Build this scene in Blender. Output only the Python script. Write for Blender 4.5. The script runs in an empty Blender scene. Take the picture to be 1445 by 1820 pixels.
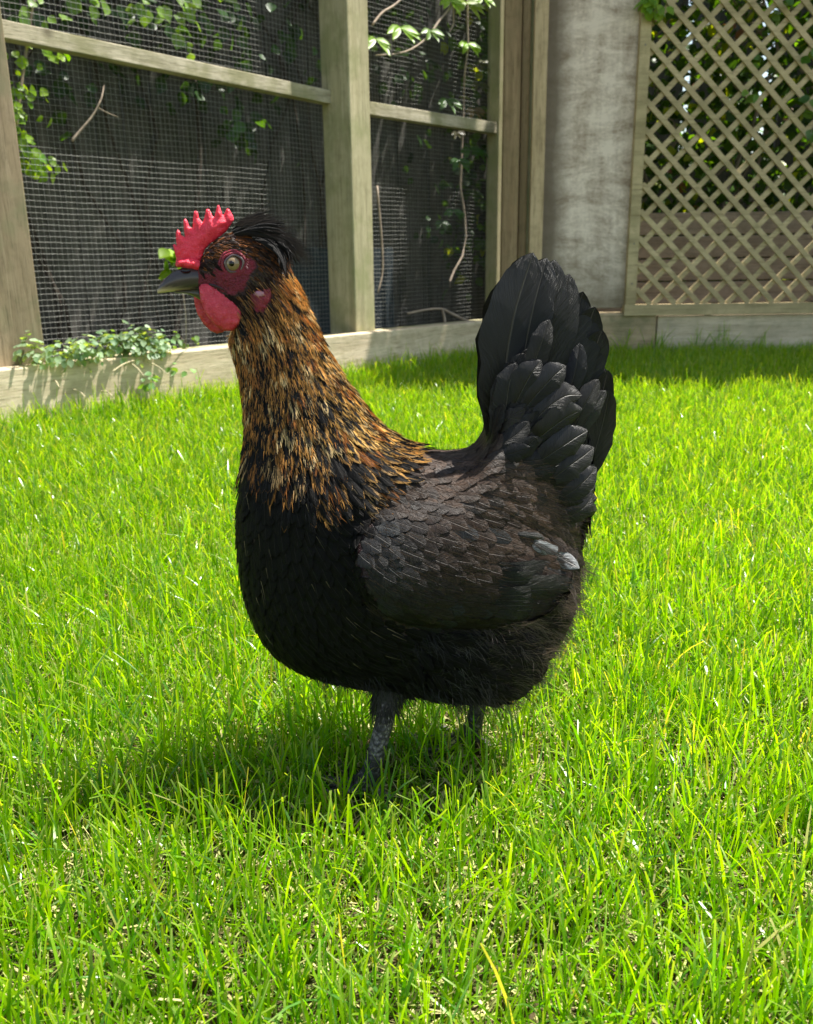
import bpy, bmesh, math, random
import numpy as np
from mathutils import Vector, Matrix, geometry, noise
from mathutils.bvhtree import BVHTree
random.seed(7); RNG = np.random.default_rng(7)
S = bpy.context.scene
COL = S.collection
R = math.radians

# ------------------------------------------------------------------ camera
W, H = 1445.0, 1820.0
FPX, PITCH, ROLL, CAMH = 1550.0, R(16.3), R(0.8), 0.42
cam = bpy.data.cameras.new('camera'); camo = bpy.data.objects.new('camera', cam); COL.objects.link(camo)
cam.sensor_fit = 'HORIZONTAL'; cam.sensor_width = 36.0; cam.lens = 36.0 * FPX / W
cam.clip_start = 0.01; cam.clip_end = 200
Mcam = Matrix.Translation((0, 0, CAMH)) @ Matrix.Rotation(R(90) - PITCH, 4, 'X') @ Matrix.Rotation(-ROLL, 4, 'Z')
camo.matrix_world = Mcam
cam.dof.use_dof = True; cam.dof.focus_distance = 0.665; cam.dof.aperture_fstop = cam.lens / 1.9
S.camera = camo
S.render.resolution_x, S.render.resolution_y = 813, 1024
# ------------------------------------------------------------------ light
SUN = Vector((0.42, 0.16, 1.0)).normalized()
w = bpy.data.worlds.new('World'); S.world = w; w.use_nodes = True
nt = w.node_tree; nt.nodes.clear()
sky = nt.nodes.new('ShaderNodeTexSky'); sky.sky_type = 'NISHITA'; sky.sun_disc = False
sky.sun_elevation = math.asin(SUN.z); sky.sun_rotation = math.atan2(SUN.x, SUN.y)
bg = nt.nodes.new('ShaderNodeBackground'); bg.inputs[1].default_value = 0.12
wo = nt.nodes.new('ShaderNodeOutputWorld')
tint = nt.nodes.new('ShaderNodeMix'); tint.data_type = 'RGBA'; tint.blend_type = 'MULTIPLY'; tint.inputs[0].default_value = 1.0; tint.inputs[7].default_value = (1.0, 0.90, 0.74, 1)   # warm tint on the sky light, in place of white balance
nt.links.new(sky.outputs[0], tint.inputs[6]); nt.links.new(tint.outputs[2], bg.inputs[0]); nt.links.new(bg.outputs[0], wo.inputs[0])
sl = bpy.data.lights.new('sun', 'SUN'); sl.energy = 5.0; sl.angle = R(0.5); sl.color = (1.0, 0.96, 0.88)
so = bpy.data.objects.new('sun', sl); COL.objects.link(so)
so.rotation_euler = SUN.to_track_quat('Z', 'Y').to_euler(); so.location = (3, 3, 6)
S.view_settings.view_transform = 'Standard'; S.view_settings.look = 'None'
S.view_settings.exposure = 1.42; S.view_settings.gamma = 1.0
S.cycles.use_denoising = True
S.cycles.max_bounces = 8; S.cycles.transmission_bounces = 4; S.cycles.diffuse_bounces = 4
S.cycles.sample_clamp_indirect = 6

# ------------------------------------------------------------------ helpers
_M3 = Mcam.to_3x3(); CAMP = Vector((0, 0, CAMH))
def ray(px, py):
    return _M3 @ Vector(((px - W/2) / FPX, -(py - H/2) / FPX, -1.0))
def onp(px, py, p0, n):
    d = ray(px, py); n = Vector(n); t = (Vector(p0) - CAMP).dot(n) / d.dot(n)
    return CAMP + d * t
def onY(px, py, Y): return onp(px, py, (0, Y, 0), (0, 1, 0))
def onZ(px, py, z=0.0): return onp(px, py, (0, 0, z), (0, 0, 1))

def tag(o, label=None, cat=None, group=None, kind=None):
    if label: o['label'] = label
    if cat: o['category'] = cat
    if group: o['group'] = group
    if kind: o['kind'] = kind
    return o
def thing(name, loc, label, cat, group=None):
    o = bpy.data.objects.new(name, None); COL.objects.link(o); o.location = loc; o.empty_display_size = 0.05
    return tag(o, label, cat, group)
def mk(name, verts, faces, mat, parent=None, attrs=None, uvs=None, smooth=True, faces_np=False):
    """verts in WORLD coordinates; object placed at its base (or parented at its thing's origin)"""
    V = np.asarray(verts, dtype=np.float64).reshape(-1, 3)
    if parent is not None:
        org = Vector((0, 0, 0)); p = parent
        while p is not None: org += p.location; p = p.parent
        org = np.array(org); loc = (0, 0, 0)
    else:
        org = np.array([(V[:, 0].min() + V[:, 0].max())/2, (V[:, 1].min() + V[:, 1].max())/2, V[:, 2].min()]); loc = tuple(org)
    me = bpy.data.meshes.new(name); V = V - org
    if faces_np:
        F = np.asarray(faces, dtype=np.int32); k = F.shape[1]
        me.vertices.add(len(V)); me.vertices.foreach_set('co', V.astype(np.float32).ravel())
        me.loops.add(F.size); me.loops.foreach_set('vertex_index', F.ravel())
        me.polygons.add(len(F)); me.polygons.foreach_set('loop_start', np.arange(0, F.size, k, dtype=np.int32))
        me.update(calc_edges=True)
    else:
        me.from_pydata([tuple(v) for v in V], [], faces); me.update()
    if attrs:
        for an, (typ, data) in attrs.items():
            a = me.attributes.new(an, typ, 'POINT')
            if typ == 'FLOAT_COLOR':
                d = np.ones((len(V), 4), np.float32); d[:, :data.shape[1]] = data; a.data.foreach_set('color', d.ravel())
            elif typ == 'FLOAT_VECTOR': a.data.foreach_set('vector', np.asarray(data, np.float32).ravel())
            else: a.data.foreach_set('value', np.asarray(data, np.float32).ravel())
    if smooth: me.polygons.foreach_set('use_smooth', [True]*len(me.polygons))
    if mat: me.materials.append(mat)
    o = bpy.data.objects.new(name, me); COL.objects.link(o); o.location = loc
    if parent is not None: o.parent = parent
    return o

class NB:
    """tiny node builder"""
    def __init__(s, name):
        s.m = bpy.data.materials.new(name); s.m.use_nodes = True; s.t = s.m.node_tree; s.t.nodes.clear()
        s.out = s.n('ShaderNodeOutputMaterial')
    def n(s, t, **kw):
        x = s.t.nodes.new(t)
        for k, v in kw.items(): setattr(x, k, v)
        return x
    def l(s, a, b): s.t.links.new(a, b)
    def set(s, x, i, v):
        if isinstance(v, bpy.types.NodeSocket): s.l(v, x.inputs[i])
        else: x.inputs[i].default_value = v
    def math(s, op, a, b=0.0, c=None, clamp=False):
        x = s.n('ShaderNodeMath', operation=op); x.use_clamp = clamp
        s.set(x, 0, a); s.set(x, 1, b)
        if c is not None: s.set(x, 2, c)
        return x.outputs[0]
    def attr(s, name): return s.n('ShaderNodeAttribute', attribute_name=name)
    def mix(s, f, a, b, blend='MIX'):
        x = s.n('ShaderNodeMix', data_type='RGBA', blend_type=blend)
        s.set(x, 0, f); s.set(x, 6, a); s.set(x, 7, b); return x.outputs[2]
    def noise(s, vec, scale, detail=3, rough=0.55, dist=0.0):
        x = s.n('ShaderNodeTexNoise'); s.set(x, 'Scale', scale); s.set(x, 'Detail', detail); s.set(x, 'Roughness', rough); s.set(x, 'Distortion', dist)
        if vec is not None: s.l(vec, x.inputs['Vector'])
        return x
    def mapr(s, v, a, b, c=0.0, d=1.0):
        x = s.n('ShaderNodeMapRange'); s.set(x, 0, v); s.set(x, 1, a); s.set(x, 2, b); s.set(x, 3, c); s.set(x, 4, d); return x.outputs[0]
    def mapping(s, vec, sc=(1, 1, 1), loc=(0, 0, 0), rot=(0, 0, 0)):
        x = s.n('ShaderNodeMapping'); s.l(vec, x.inputs[0]); x.inputs['Scale'].default_value = sc; x.inputs['Location'].default_value = loc; x.inputs['Rotation'].default_value = rot
        return x.outputs[0]
    def bump(s, h, strength=0.3, dist=0.001, normal=None):
        x = s.n('ShaderNodeBump'); s.set(x, 'Strength', strength); s.set(x, 'Distance', dist); s.l(h, x.inputs['Height'])
        if normal: s.l(normal, x.inputs['Normal'])
        return x.outputs[0]
    def bsdf(s, col, rough=0.6, spec=0.5, normal=None, **kw):
        x = s.n('ShaderNodeBsdfPrincipled'); s.set(x, 'Base Color', col); s.set(x, 'Roughness', rough); s.set(x, 'Specular IOR Level', spec)
        if normal: s.l(normal, x.inputs['Normal'])
        for k, v in kw.items(): s.set(x, k, v)
        return x.outputs[0]
    def done(s, sh): s.l(sh, s.out.inputs[0]); return s.m
def rgb(r, g, b): return (r, g, b, 1.0)

# ------------------------------------------------------------------ materials
def leafy(name, trans=0.45, rough=0.4, spec=0.4, gain=1.5):
    b = NB(name); c = b.attr('col').outputs['Color']
    p = b.bsdf(c, rough, spec)
    tr = b.n('ShaderNodeBsdfTranslucent'); c2 = b.mix(1.0, c, rgb(1.25*gain, 1.15*gain, 0.12*gain), 'MULTIPLY'); b.l(c2, tr.inputs[0])
    m = b.n('ShaderNodeMixShader'); b.set(m, 0, trans); b.l(p, m.inputs[1]); b.l(tr.outputs[0], m.inputs[2])
    return b.done(m.outputs[0])
M_GRASS = leafy('grass_blade', 0.55, 0.27, 0.5, 1.7)
M_LEAF = leafy('leaf', 0.45, 0.4, 0.4, 1.5)
M_STRAW = leafy('straw', 0.25, 0.6, 0.3, 1.0)

def wood(name, c1, c2, c3, axis='Z', grain=60, green=0.0, green_col=(0.12, 0.16, 0.05), rough=0.8, streak=7, knots=True, stainz=None):
    b = NB(name); g = b.n('ShaderNodeNewGeometry').outputs['Position']
    long = {'X': (0.06, 1, 1), 'Y': (1, 0.06, 1), 'Z': (1, 1, 0.05), 'F': (0.3, 0.3, 1.0)}[axis]
    if axis == 'F':   # grain runs along the long left fence
        v = b.mapping(g, (1, 1, 1), rot=(0, 0, R(-51.5))); v = b.mapping(v, (0.06, 1, 1))
    else: v = b.mapping(g, long)
    n1 = b.noise(v, grain, 5, 0.6, 0.6).outputs[0]; n2 = b.noise(v, streak, 3, 0.6, 0.8).outputs[0]
    n3 = b.noise(g, 9, 4, 0.6).outputs[0]
    col = b.mix(b.mapr(n1, 0.35, 0.68), rgb(*c1), rgb(*c2))
    col = b.mix(b.mapr(n2, 0.45, 0.7, 0, 0.8), col, rgb(*c3))
    n4 = b.noise(v, grain*3.2, 4, 0.7, 0.3).outputs[0]; n5 = b.noise(g, 26, 5, 0.7).outputs[0]
    col = b.mix(b.mapr(n4, 0.52, 0.72, 0, 0.75), col, rgb(c3[0]*0.5, c3[1]*0.48, c3[2]*0.42))
    col = b.mix(b.mapr(n5, 0.5, 0.75, 0, 0.4), col, rgb(c3[0]*0.6, c3[1]*0.6, c3[2]*0.5))
    if green > 0: col = b.mix(b.mapr(n3, 0.45, 0.62, 0, green), col, rgb(*green_col))
    if knots:
        vo = b.n('ShaderNodeTexVoronoi'); kv = b.mapping(g, tuple(0.35 if s < 0.5 else 1.0 for s in long) if axis != 'F' else (1, 1, 1)); b.l(kv, vo.inputs[0]); b.set(vo, 'Scale', 5.0)
        col = b.mix(b.mapr(vo.outputs[0], 0.03, 0.11, 0.75, 0.0), col, rgb(c3[0]*0.4, c3[1]*0.35, c3[2]*0.3))
    if stainz:
        sp = b.n('ShaderNodeSeparateXYZ'); b.l(g, sp.inputs[0])
        z = b.math('ADD', sp.outputs[2], b.math('MULTIPLY', n3, 0.15))
        col = b.mix(b.mapr(z, stainz[0], stainz[1], stainz[2], 0.0), col, rgb(*stainz[3]))
    nb = b.bump(b.math('SUBTRACT', n1, n4), 0.5, 0.002)
    return b.done(b.bsdf(col, rough, 0.25, nb))
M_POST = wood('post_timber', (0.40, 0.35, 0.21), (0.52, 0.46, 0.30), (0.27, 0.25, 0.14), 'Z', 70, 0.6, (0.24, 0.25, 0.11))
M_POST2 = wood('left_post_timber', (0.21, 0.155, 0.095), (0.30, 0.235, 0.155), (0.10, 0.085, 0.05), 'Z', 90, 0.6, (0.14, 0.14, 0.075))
M_RAIL = wood('rail_timber', (0.42, 0.37, 0.27), (0.54, 0.48, 0.36), (0.22, 0.20, 0.12), 'F', 70, 0.7, (0.22, 0.21, 0.10), streak=22)
M_SLEEPER = wood('sleeper_timber', (0.56, 0.46, 0.32), (0.70, 0.59, 0.43), (0.40, 0.31, 0.20), 'F', 60, 0.3, (0.30, 0.27, 0.16))
M_BOARDX = wood('gravel_board_timber', (0.60, 0.49, 0.35), (0.70, 0.59, 0.44), (0.42, 0.34, 0.23), 'X', 60, 0.3, (0.24, 0.22, 0.14))
M_STONE = wood('kerb_block', (0.42, 0.31, 0.19), (0.50, 0.38, 0.24), (0.28, 0.22, 0.12), 'X', 30, 0.6, (0.14, 0.15, 0.07), knots=False)
M_LATT = wood('lattice_timber', (0.52, 0.41, 0.23), (0.64, 0.51, 0.30), (0.36, 0.28, 0.15), 'X', 30, 0.4, (0.24, 0.21, 0.10), knots=False)
M_BROWN = wood('brown_board', (0.30, 0.20, 0.11), (0.38, 0.27, 0.155), (0.17, 0.115, 0.06), 'Z', 60, 0.15, (0.14, 0.13, 0.06))
M_TAN = wood('tan_board', (0.52, 0.38, 0.22), (0.62, 0.47, 0.29), (0.28, 0.19, 0.10), 'Z', 60, 0.1, (0.2, 0.17, 0.09))
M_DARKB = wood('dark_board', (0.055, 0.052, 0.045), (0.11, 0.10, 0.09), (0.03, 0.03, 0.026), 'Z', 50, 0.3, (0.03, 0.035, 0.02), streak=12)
M_BACKB = wood('back_board', (0.33, 0.27, 0.215), (0.42, 0.345, 0.28), (0.24, 0.19, 0.15), 'X', 40, 0.2, (0.10, 0.09, 0.05))

def m_whitewash():
    b = NB('whitewashed_board'); g = b.n('ShaderNodeNewGeometry').outputs['Position']
    h = b.noise(b.mapping(g, (1.0, 1, 2.6)), 5, 8, 0.78, 0.5).outputs[0]
    v = b.noise(b.mapping(g, (3, 1, 0.5)), 5, 5, 0.6, 0.2).outputs[0]
    f = b.noise(b.mapping(g, (1, 1, 1)), 90, 4, 0.7).outputs[0]
    sp = b.n('ShaderNodeSeparateXYZ'); b.l(g, sp.inputs[0])
    k = b.math('ADD', b.math('MULTIPLY', h, 0.75), b.math('ADD', b.math('MULTIPLY', v, 0.4), b.math('MULTIPLY', f, 0.2)))
    col = b.mix(b.mapr(k, 0.54, 0.76), rgb(0.34, 0.25, 0.18), rgb(0.84, 0.70, 0.58))
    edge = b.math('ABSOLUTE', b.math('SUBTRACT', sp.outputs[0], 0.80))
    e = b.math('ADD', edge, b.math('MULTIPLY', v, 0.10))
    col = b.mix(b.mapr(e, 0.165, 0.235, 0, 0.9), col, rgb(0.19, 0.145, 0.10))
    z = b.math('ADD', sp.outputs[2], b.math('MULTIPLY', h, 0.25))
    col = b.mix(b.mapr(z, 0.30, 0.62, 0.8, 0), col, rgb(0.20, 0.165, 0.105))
    return b.done(b.bsdf(col, 0.85, 0.2, b.bump(k, 0.4, 0.002)))
M_WHITE = m_whitewash()
def simple(name, c, rough=0.7, spec=0.4, **kw):
    b = NB(name); g = b.n('ShaderNodeNewGeometry').outputs['Position']
    n = b.noise(g, 30, 4).outputs[0]
    col = b.mix(b.mapr(n, 0.3, 0.7), rgb(*[x*0.75 for x in c]), rgb(*[min(1, x*1.2) for x in c]))
    return b.done(b.bsdf(col, rough, spec, b.bump(n, 0.2, 0.001), **kw))
M_WIRE = simple('galvanised_wire', (0.27, 0.27, 0.25), 0.5, 0.5, Metallic=0.3)
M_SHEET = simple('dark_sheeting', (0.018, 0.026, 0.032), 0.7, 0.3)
M_DBARK = simple('dark_bark', (0.05, 0.04, 0.032), 0.85, 0.2)
M_BARK = simple('twig_bark', (0.34, 0.27, 0.21), 0.8, 0.2)
M_SCREW = simple('screw_metal', (0.2, 0.19, 0.16), 0.5, 0.5, Metallic=0.6)

def m_soil():
    b = NB('lawn_soil'); g = b.n('ShaderNodeNewGeometry').outputs['Position']
    n = b.noise(g, 90, 6, 0.7).outputs[0]; n2 = b.noise(g, 12, 4).outputs[0]
    col = b.mix(b.mapr(n, 0.35, 0.65), rgb(0.03, 0.022, 0.012), rgb(0.13, 0.10, 0.05))
    col = b.mix(b.mapr(n2, 0.45, 0.65, 0, 0.6), col, rgb(0.05, 0.08, 0.015))
    return b.done(b.bsdf(col, 0.95, 0.1, b.bump(n, 0.8, 0.01)))
M_SOIL = m_soil()

def m_feather():
    # ca centre colour, cb margin colour, fp=(|extent|, random, barb strength), fuv=(u,v,length)
    b = NB('feather'); ca = b.attr('ca').outputs['Color']; cb = b.attr('cb').outputs['Color']
    uv = b.n('ShaderNodeSeparateXYZ'); b.l(b.attr('fuv').outputs['Vector'], uv.inputs[0])
    fp = b.n('ShaderNodeSeparateXYZ'); b.l(b.attr('fp').outputs['Vector'], fp.inputs[0])
    u, v, L = uv.outputs; ext, rnd, gl = fp.outputs
    au = b.math('ABSOLUTE', u)
    # barb coordinate: barbs leave the shaft and sweep to the tip
    sgn = b.math('SIGN', u)
    bc = b.math('SUBTRACT', b.math('MULTIPLY', v, L), b.math('MULTIPLY', au, b.math('MULTIPLY', L, 0.28)))
    cmb = b.n('ShaderNodeCombineXYZ'); b.l(b.math('MULTIPLY', bc, 620.0), cmb.inputs[0]); b.l(b.math('ADD', b.math('MULTIPLY', rnd, 37.0), sgn), cmb.inputs[1]); b.l(b.math('MULTIPLY', au, 0.8), cmb.inputs[2])
    n = b.noise(cmb.outputs[0], 1.0, 3, 0.7).outputs[0]
    cmb2 = b.n('ShaderNodeCombineXYZ'); b.l(b.math('MULTIPLY', bc, 2600.0), cmb2.inputs[0]); b.l(b.math('MULTIPLY', rnd, 91.0), cmb2.inputs[1])
    n2 = b.noise(cmb2.outputs[0], 1.0, 2, 0.5).outputs[0]
    # centre patch, lens shaped, ragged by barbs
    prof = b.math('MULTIPLY', ext, b.math('SUBTRACT', 1.12, b.math('POWER', v, 4.5)))
    t = b.math('ADD', b.math('SUBTRACT', au, prof), b.math('MULTIPLY', b.math('SUBTRACT', n, 0.5), 1.1))
    f = b.mapr(t, -0.10, 0.14)
    col = b.mix(f, ca, cb)
    col = b.mix(b.mapr(n2, 0.3, 0.7, 0.75, 0.0), col, rgb(0.0, 0.0, 0.0)); col = b.mix(b.mapr(n, 0.32, 0.55, 0.7, 0.0), col, rgb(0.003, 0.002, 0.002))
    col = b.mix(1.0, col, b.n('ShaderNodeCombineColor').outputs[0], 'MULTIPLY') if False else col
    var = b.mapr(rnd, 0, 1, 0.75, 1.3)
    vv = b.n('ShaderNodeVectorMath', operation='SCALE'); b.l(col, vv.inputs[0]); b.l(var, vv.inputs['Scale'])
    shaft = b.mapr(au, 0.015, 0.055, 1.0, 0.0)
    hgt = b.math('ADD', b.math('ADD', b.math('MULTIPLY', n, 0.7), b.math('MULTIPLY', n2, 0.7)), b.math('MULTIPLY', shaft, 0.8))
    nb = b.bump(hgt, 0.85, 0.0009)
    colf = b.mix(b.math('MULTIPLY', shaft, b.mapr(gl, 0.5, 0.8, 0.12, 0.35)), vv.outputs[0], rgb(0.16, 0.14, 0.12))
    rough = b.math('ADD', b.mapr(gl, 0, 1, 0.58, 0.30), b.math('MULTIPLY', n2, 0.12))
    p = b.bsdf(colf, rough, b.mapr(gl, 0, 1, 0.05, 0.5), nb, **{'Sheen Weight': 0.0, 'Sheen Roughness': 0.4, 'Anisotropic': 0.0})
    tr = b.n('ShaderNodeBsdfTranslucent'); b.l(colf, tr.inputs[0])
    m = b.n('ShaderNodeMixShader'); b.set(m, 0, 0.12); b.l(p, m.inputs[1]); b.l(tr.outputs[0], m.inputs[2])
    return b.done(m.outputs[0])
M_FEATHER = m_feather()
def m_down():
    b = NB('down_strand'); c = b.attr('col').outputs['Color']
    p = b.bsdf(c, 0.55, 0.35); tr = b.n('ShaderNodeBsdfTranslucent'); b.l(b.mix(1.0, c, rgb(1.6, 1.5, 1.4), 'MULTIPLY'), tr.inputs[0])
    m = b.n('ShaderNodeMixShader'); b.set(m, 0, 0.35); b.l(p, m.inputs[1]); b.l(tr.outputs[0], m.inputs[2])
    return b.done(m.outputs[0])
M_DOWN = m_down()
def m_flesh(name, c1, c2, scale=900, bs=0.55, rough=0.5):
    b = NB(name); g = b.n('ShaderNodeNewGeometry').outputs['Position']
    n = b.noise(g, scale, 3, 0.6).outputs[0]; n2 = b.noise(g, 140, 4, 0.6).outputs[0]
    vo = b.n('ShaderNodeTexVoronoi'); b.l(g, vo.inputs[0]); b.set(vo, 'Scale', 900.0)
    col = b.mix(b.mapr(n2, 0.35, 0.65), rgb(*c1), rgb(*c2))
    col = b.mix(b.mapr(n, 0.5, 0.75, 0, 0.35), col, rgb(min(1, c2[0]*1.25), c2[1]*2.6 + 0.05, c2[2]*2.2 + 0.05))
    h = b.math('SUBTRACT', b.math('ADD', n, b.math('MULTIPLY', n2, 1.5)), b.math('MULTIPLY', vo.outputs[0], 0.4))
    return b.done(b.bsdf(col, rough, 0.4, b.bump(h, bs, 0.0009), **{'Subsurface Weight': 0.4, 'Subsurface Radius': (0.004, 0.001, 0.0008), 'Subsurface Scale': 0.6}))
M_COMB = m_flesh('comb_skin', (0.66, 0.020, 0.045), (0.84, 0.045, 0.085))
M_WATTLE = m_flesh('wattle_skin', (0.46, 0.025, 0.045), (0.62, 0.05, 0.08), 700, 0.7, 0.45)
M_FACE = m_flesh('face_skin', (0.15, 0.010, 0.02), (0.26, 0.018, 0.036), 800, 0.9, 0.5)
def m_body():
    b = NB('hen_skin'); c = b.attr('col').outputs['Color']; g = b.n('ShaderNodeNewGeometry').outputs['Position']
    n = b.noise(g, 700, 3).outputs[0]; n2 = b.noise(g, 160, 3).outputs[0]
    col = b.mix(b.mapr(n2, 0.3, 0.7, 0.45, 0), c, rgb(0.05, 0.004, 0.008))
    return b.done(b.bsdf(col, 0.5, 0.4, b.bump(b.math('ADD', n, b.math('MULTIPLY', n2, 2.0)), 1.0, 0.002)))
M_BODY = m_body()
def m_beak():
    b = NB('beak_horn'); c = b.attr('col').outputs['Color']; g = b.n('ShaderNodeNewGeometry').outputs['Position']
    n = b.noise(b.mapping(g, (60, 200, 300)), 1.0, 3).outputs[0]
    col = b.mix(b.mapr(n, 0.3, 0.7, 0.5, 0), c, rgb(0.02, 0.015, 0.012))
    return b.done(b.bsdf(col, 0.28, 0.5, b.bump(n, 0.15, 0.0004)))
M_BEAK = m_beak(); M_BEAKDARK = simple('mouth_skin', (0.03, 0.012, 0.012), 0.5)
def m_leg():
    b = NB('leg_scale'); g = b.n('ShaderNodeNewGeometry').outputs['Position']
    vo = b.n('ShaderNodeTexVoronoi'); b.l(g, vo.inputs[0]); b.set(vo, 'Scale', 330.0)
    n = b.noise(g, 120, 4, 0.7).outputs[0]
    col = b.mix(b.mapr(vo.outputs[0], 0.2, 0.7), rgb(0.24, 0.21, 0.205), rgb(0.05, 0.043, 0.045))
    col = b.mix(b.mapr(n, 0.42, 0.55), col, rgb(0.03, 0.026, 0.028))
    return b.done(b.bsdf(col, 0.6, 0.4, b.bump(vo.outputs[0], 0.8, 0.0015)))
M_LEG = m_leg()
def flat(name, c, rough=0.3, spec=0.5, **kw):
    b = NB(name); return b.done(b.bsdf(rgb(*c), rough, spec, **kw))
def m_iris():
    b = NB('iris'); g = b.n('ShaderNodeNewGeometry').outputs['Position']
    n = b.noise(g, 1500, 3).outputs[0]
    return b.done(b.bsdf(b.mix(n, rgb(0.13, 0.08, 0.035), rgb(0.29, 0.20, 0.095)), 0.5, 0.4, **{'Coat Weight': 1.0, 'Coat Roughness': 0.03}))
M_IRIS = m_iris(); M_PUPIL = flat('pupil', (0.004, 0.004, 0.004), 0.1); M_EYEB = flat('eyeball', (0.085, 0.055, 0.055), 0.2, 0.6)
M_CORNEA = flat('cornea', (1, 1, 1), 0.02, 0.5, **{'Transmission Weight': 1.0, 'IOR': 1.1})
M_LOBE_W = flat('lobe_spot', (0.42, 0.20, 0.26), 0.5)

# ------------------------------------------------------------------ mesh collectors
class MB:
    def __init__(s): s.v = []; s.f = []; s.c = []
    def box(s, o, ex, ey, ez, jit=0.0):
        """box from corner o along three edge vectors"""
        k = len(s.v); o = Vector(o); ex = Vector(ex); ey = Vector(ey); ez = Vector(ez)
        for a in (0, 1):
            for b in (0, 1):
                for c in (0, 1): s.v.append(o + ex*a + ey*b + ez*c)
        q = [(0, 1, 3, 2), (4, 6, 7, 5), (0, 4, 5, 1), (2, 3, 7, 6), (0, 2, 6, 4), (1, 5, 7, 3)]
        if ex.cross(ey).dot(ez) < 0: q = [f[::-1] for f in q]
        s.f += [tuple(k+i for i in f) for f in q]
    def tube(s, pts, rads, n=6):
        pts = [Vector(p) for p in pts]; k0 = len(s.v); up = Vector((0.3, 0.2, 1))
        for i, p in enumerate(pts):
            t = (pts[min(i+1, len(pts)-1)] - pts[max(i-1, 0)]).normalized()
            a = t.cross(up); a = a.normalized() if a.length > 1e-4 else Vector((1, 0, 0)); b = t.cross(a)
            r = rads[i] if hasattr(rads, '__len__') else rads
            for j in range(n):
                th = 2*math.pi*j/n; s.v.append(p + (a*math.cos(th) + b*math.sin(th))*r)
        for i in range(len(pts)-1):
            for j in range(n):
                s.f.append((k0+i*n+j, k0+i*n+(j+1) % n, k0+(i+1)*n+(j+1) % n, k0+(i+1)*n+j))
        s.f.append(tuple(k0+j for j in range(n))[::-1]); s.f.append(tuple(k0+(len(pts)-1)*n+j for j in range(n)))
    def build(s, name, mat, parent=None, bevel=0.0, smooth=False, **kw):
        o = mk(name, s.v, s.f, mat, parent, smooth=smooth, **kw)
        if bevel:
            m = o.modifiers.new('bevel', 'BEVEL'); m.width = bevel; m.segments = 2; m.limit_method = 'ANGLE'
        return o
def crom(P, n, ts=None):
    """Catmull-Rom resample of array (k,d) -> (n,d)"""
    P = np.asarray(P, float); k = len(P); Q = np.vstack([2*P[0]-P[1], P, 2*P[-1]-P[-2]])
    t = np.linspace(0, k-1-1e-9, n) if ts is None else np.clip(np.asarray(ts)*(k-1), 0, k-1-1e-9); i = t.astype(int); f = (t-i)[:, None]
    a, b_, c, d = Q[i], Q[i+1], Q[i+2], Q[i+3]
    return 0.5*((2*b_) + (c-a)*f + (2*a-5*b_+4*c-d)*f**2 + (3*b_-a-3*c+d)*f**3)
def inpoly(x, y, poly):
    x = np.asarray(x); y = np.asarray(y); r = np.zeros(x.shape, bool); j = len(poly)-1
    for i in range(len(poly)):
        xi, yi = poly[i]; xj, yj = poly[j]
        c = ((yi > y) != (yj > y)) & (x < (xj-xi)*(y-yi)/((yj-yi) if yj != yi else 1e-9)+xi); r ^= c; j = i
    return r
def pdist(x, y, poly):
    d = np.full(np.shape(x), 1e9)
    for i in range(len(poly)):
        ax, ay = poly[i]; bx, by = poly[(i+1) % len(poly)]
        L = (bx-ax)**2+(by-ay)**2+1e-9; t = np.clip(((x-ax)*(bx-ax)+(y-ay)*(by-ay))/L, 0, 1)
        d = np.minimum(d, np.hypot(x-ax-t*(bx-ax), y-ay-t*(by-ay)))
    return d
def inflate(poly, step, thick, falloff, power=0.5):
    """closed solid pillow over a 2D outline -> (xy, signed offset, faces)"""
    poly = [Vector(p) for p in poly]; bp = []
    for i in range(len(poly)):
        a, b_ = poly[i], poly[(i+1) % len(poly)]; k = max(1, int((b_-a).length/step))
        for j in range(k): bp.append(a.lerp(b_, j/k))
    pl = [(p.x, p.y) for p in bp]
    xs = np.arange(min(p[0] for p in pl), max(p[0] for p in pl), step); ys = np.arange(min(p[1] for p in pl), max(p[1] for p in pl), step)
    gx, gy = np.meshgrid(xs, ys); gx = gx.ravel()+RNG.uniform(-.2, .2, gx.size)*step; gy = gy.ravel()+RNG.uniform(-.2, .2, gy.size)*step
    ok = inpoly(gx, gy, pl); gx, gy = gx[ok], gy[ok]; ok = pdist(gx, gy, pl) > step*0.55; gx, gy = gx[ok], gy[ok]
    co = [Vector(p) for p in pl] + [Vector((a, b_)) for a, b_ in zip(gx, gy)]
    nb = len(pl); r = geometry.delaunay_2d_cdt(co, [], [list(range(nb))], 1, 1e-5)
    V = np.array([tuple(v) for v in r[0]]); T = [tuple(f) for f in r[2]]
    d = pdist(V[:, 0], V[:, 1], pl); th = thick*(1-(1-np.clip(d/falloff, 0, 1))**2)**power; th[d < 1e-3] = 0
    n = len(V); bd = d < 1e-3; idx2 = np.where(bd, np.arange(n), n+np.arange(n))
    XY = np.vstack([V, V]); off = np.concatenate([th, -th])
    F = T + [tuple(int(idx2[i]) for i in f[::-1]) for f in T]
    return XY, off, F

# ================================================================== GROUND
soil = []
nx, ny = 60, 60
xs = np.linspace(-12, 12, nx); ys = np.linspace(-4, 20, ny)
V = [(x, y, 0.0) for y in ys for x in xs]
F = [(j*nx+i, j*nx+i+1, (j+1)*nx+i+1, (j+1)*nx+i) for j in range(ny-1) for i in range(nx-1)]
o = mk('ground', V, F, M_SOIL, smooth=True); tag(o, kind='structure')

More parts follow.
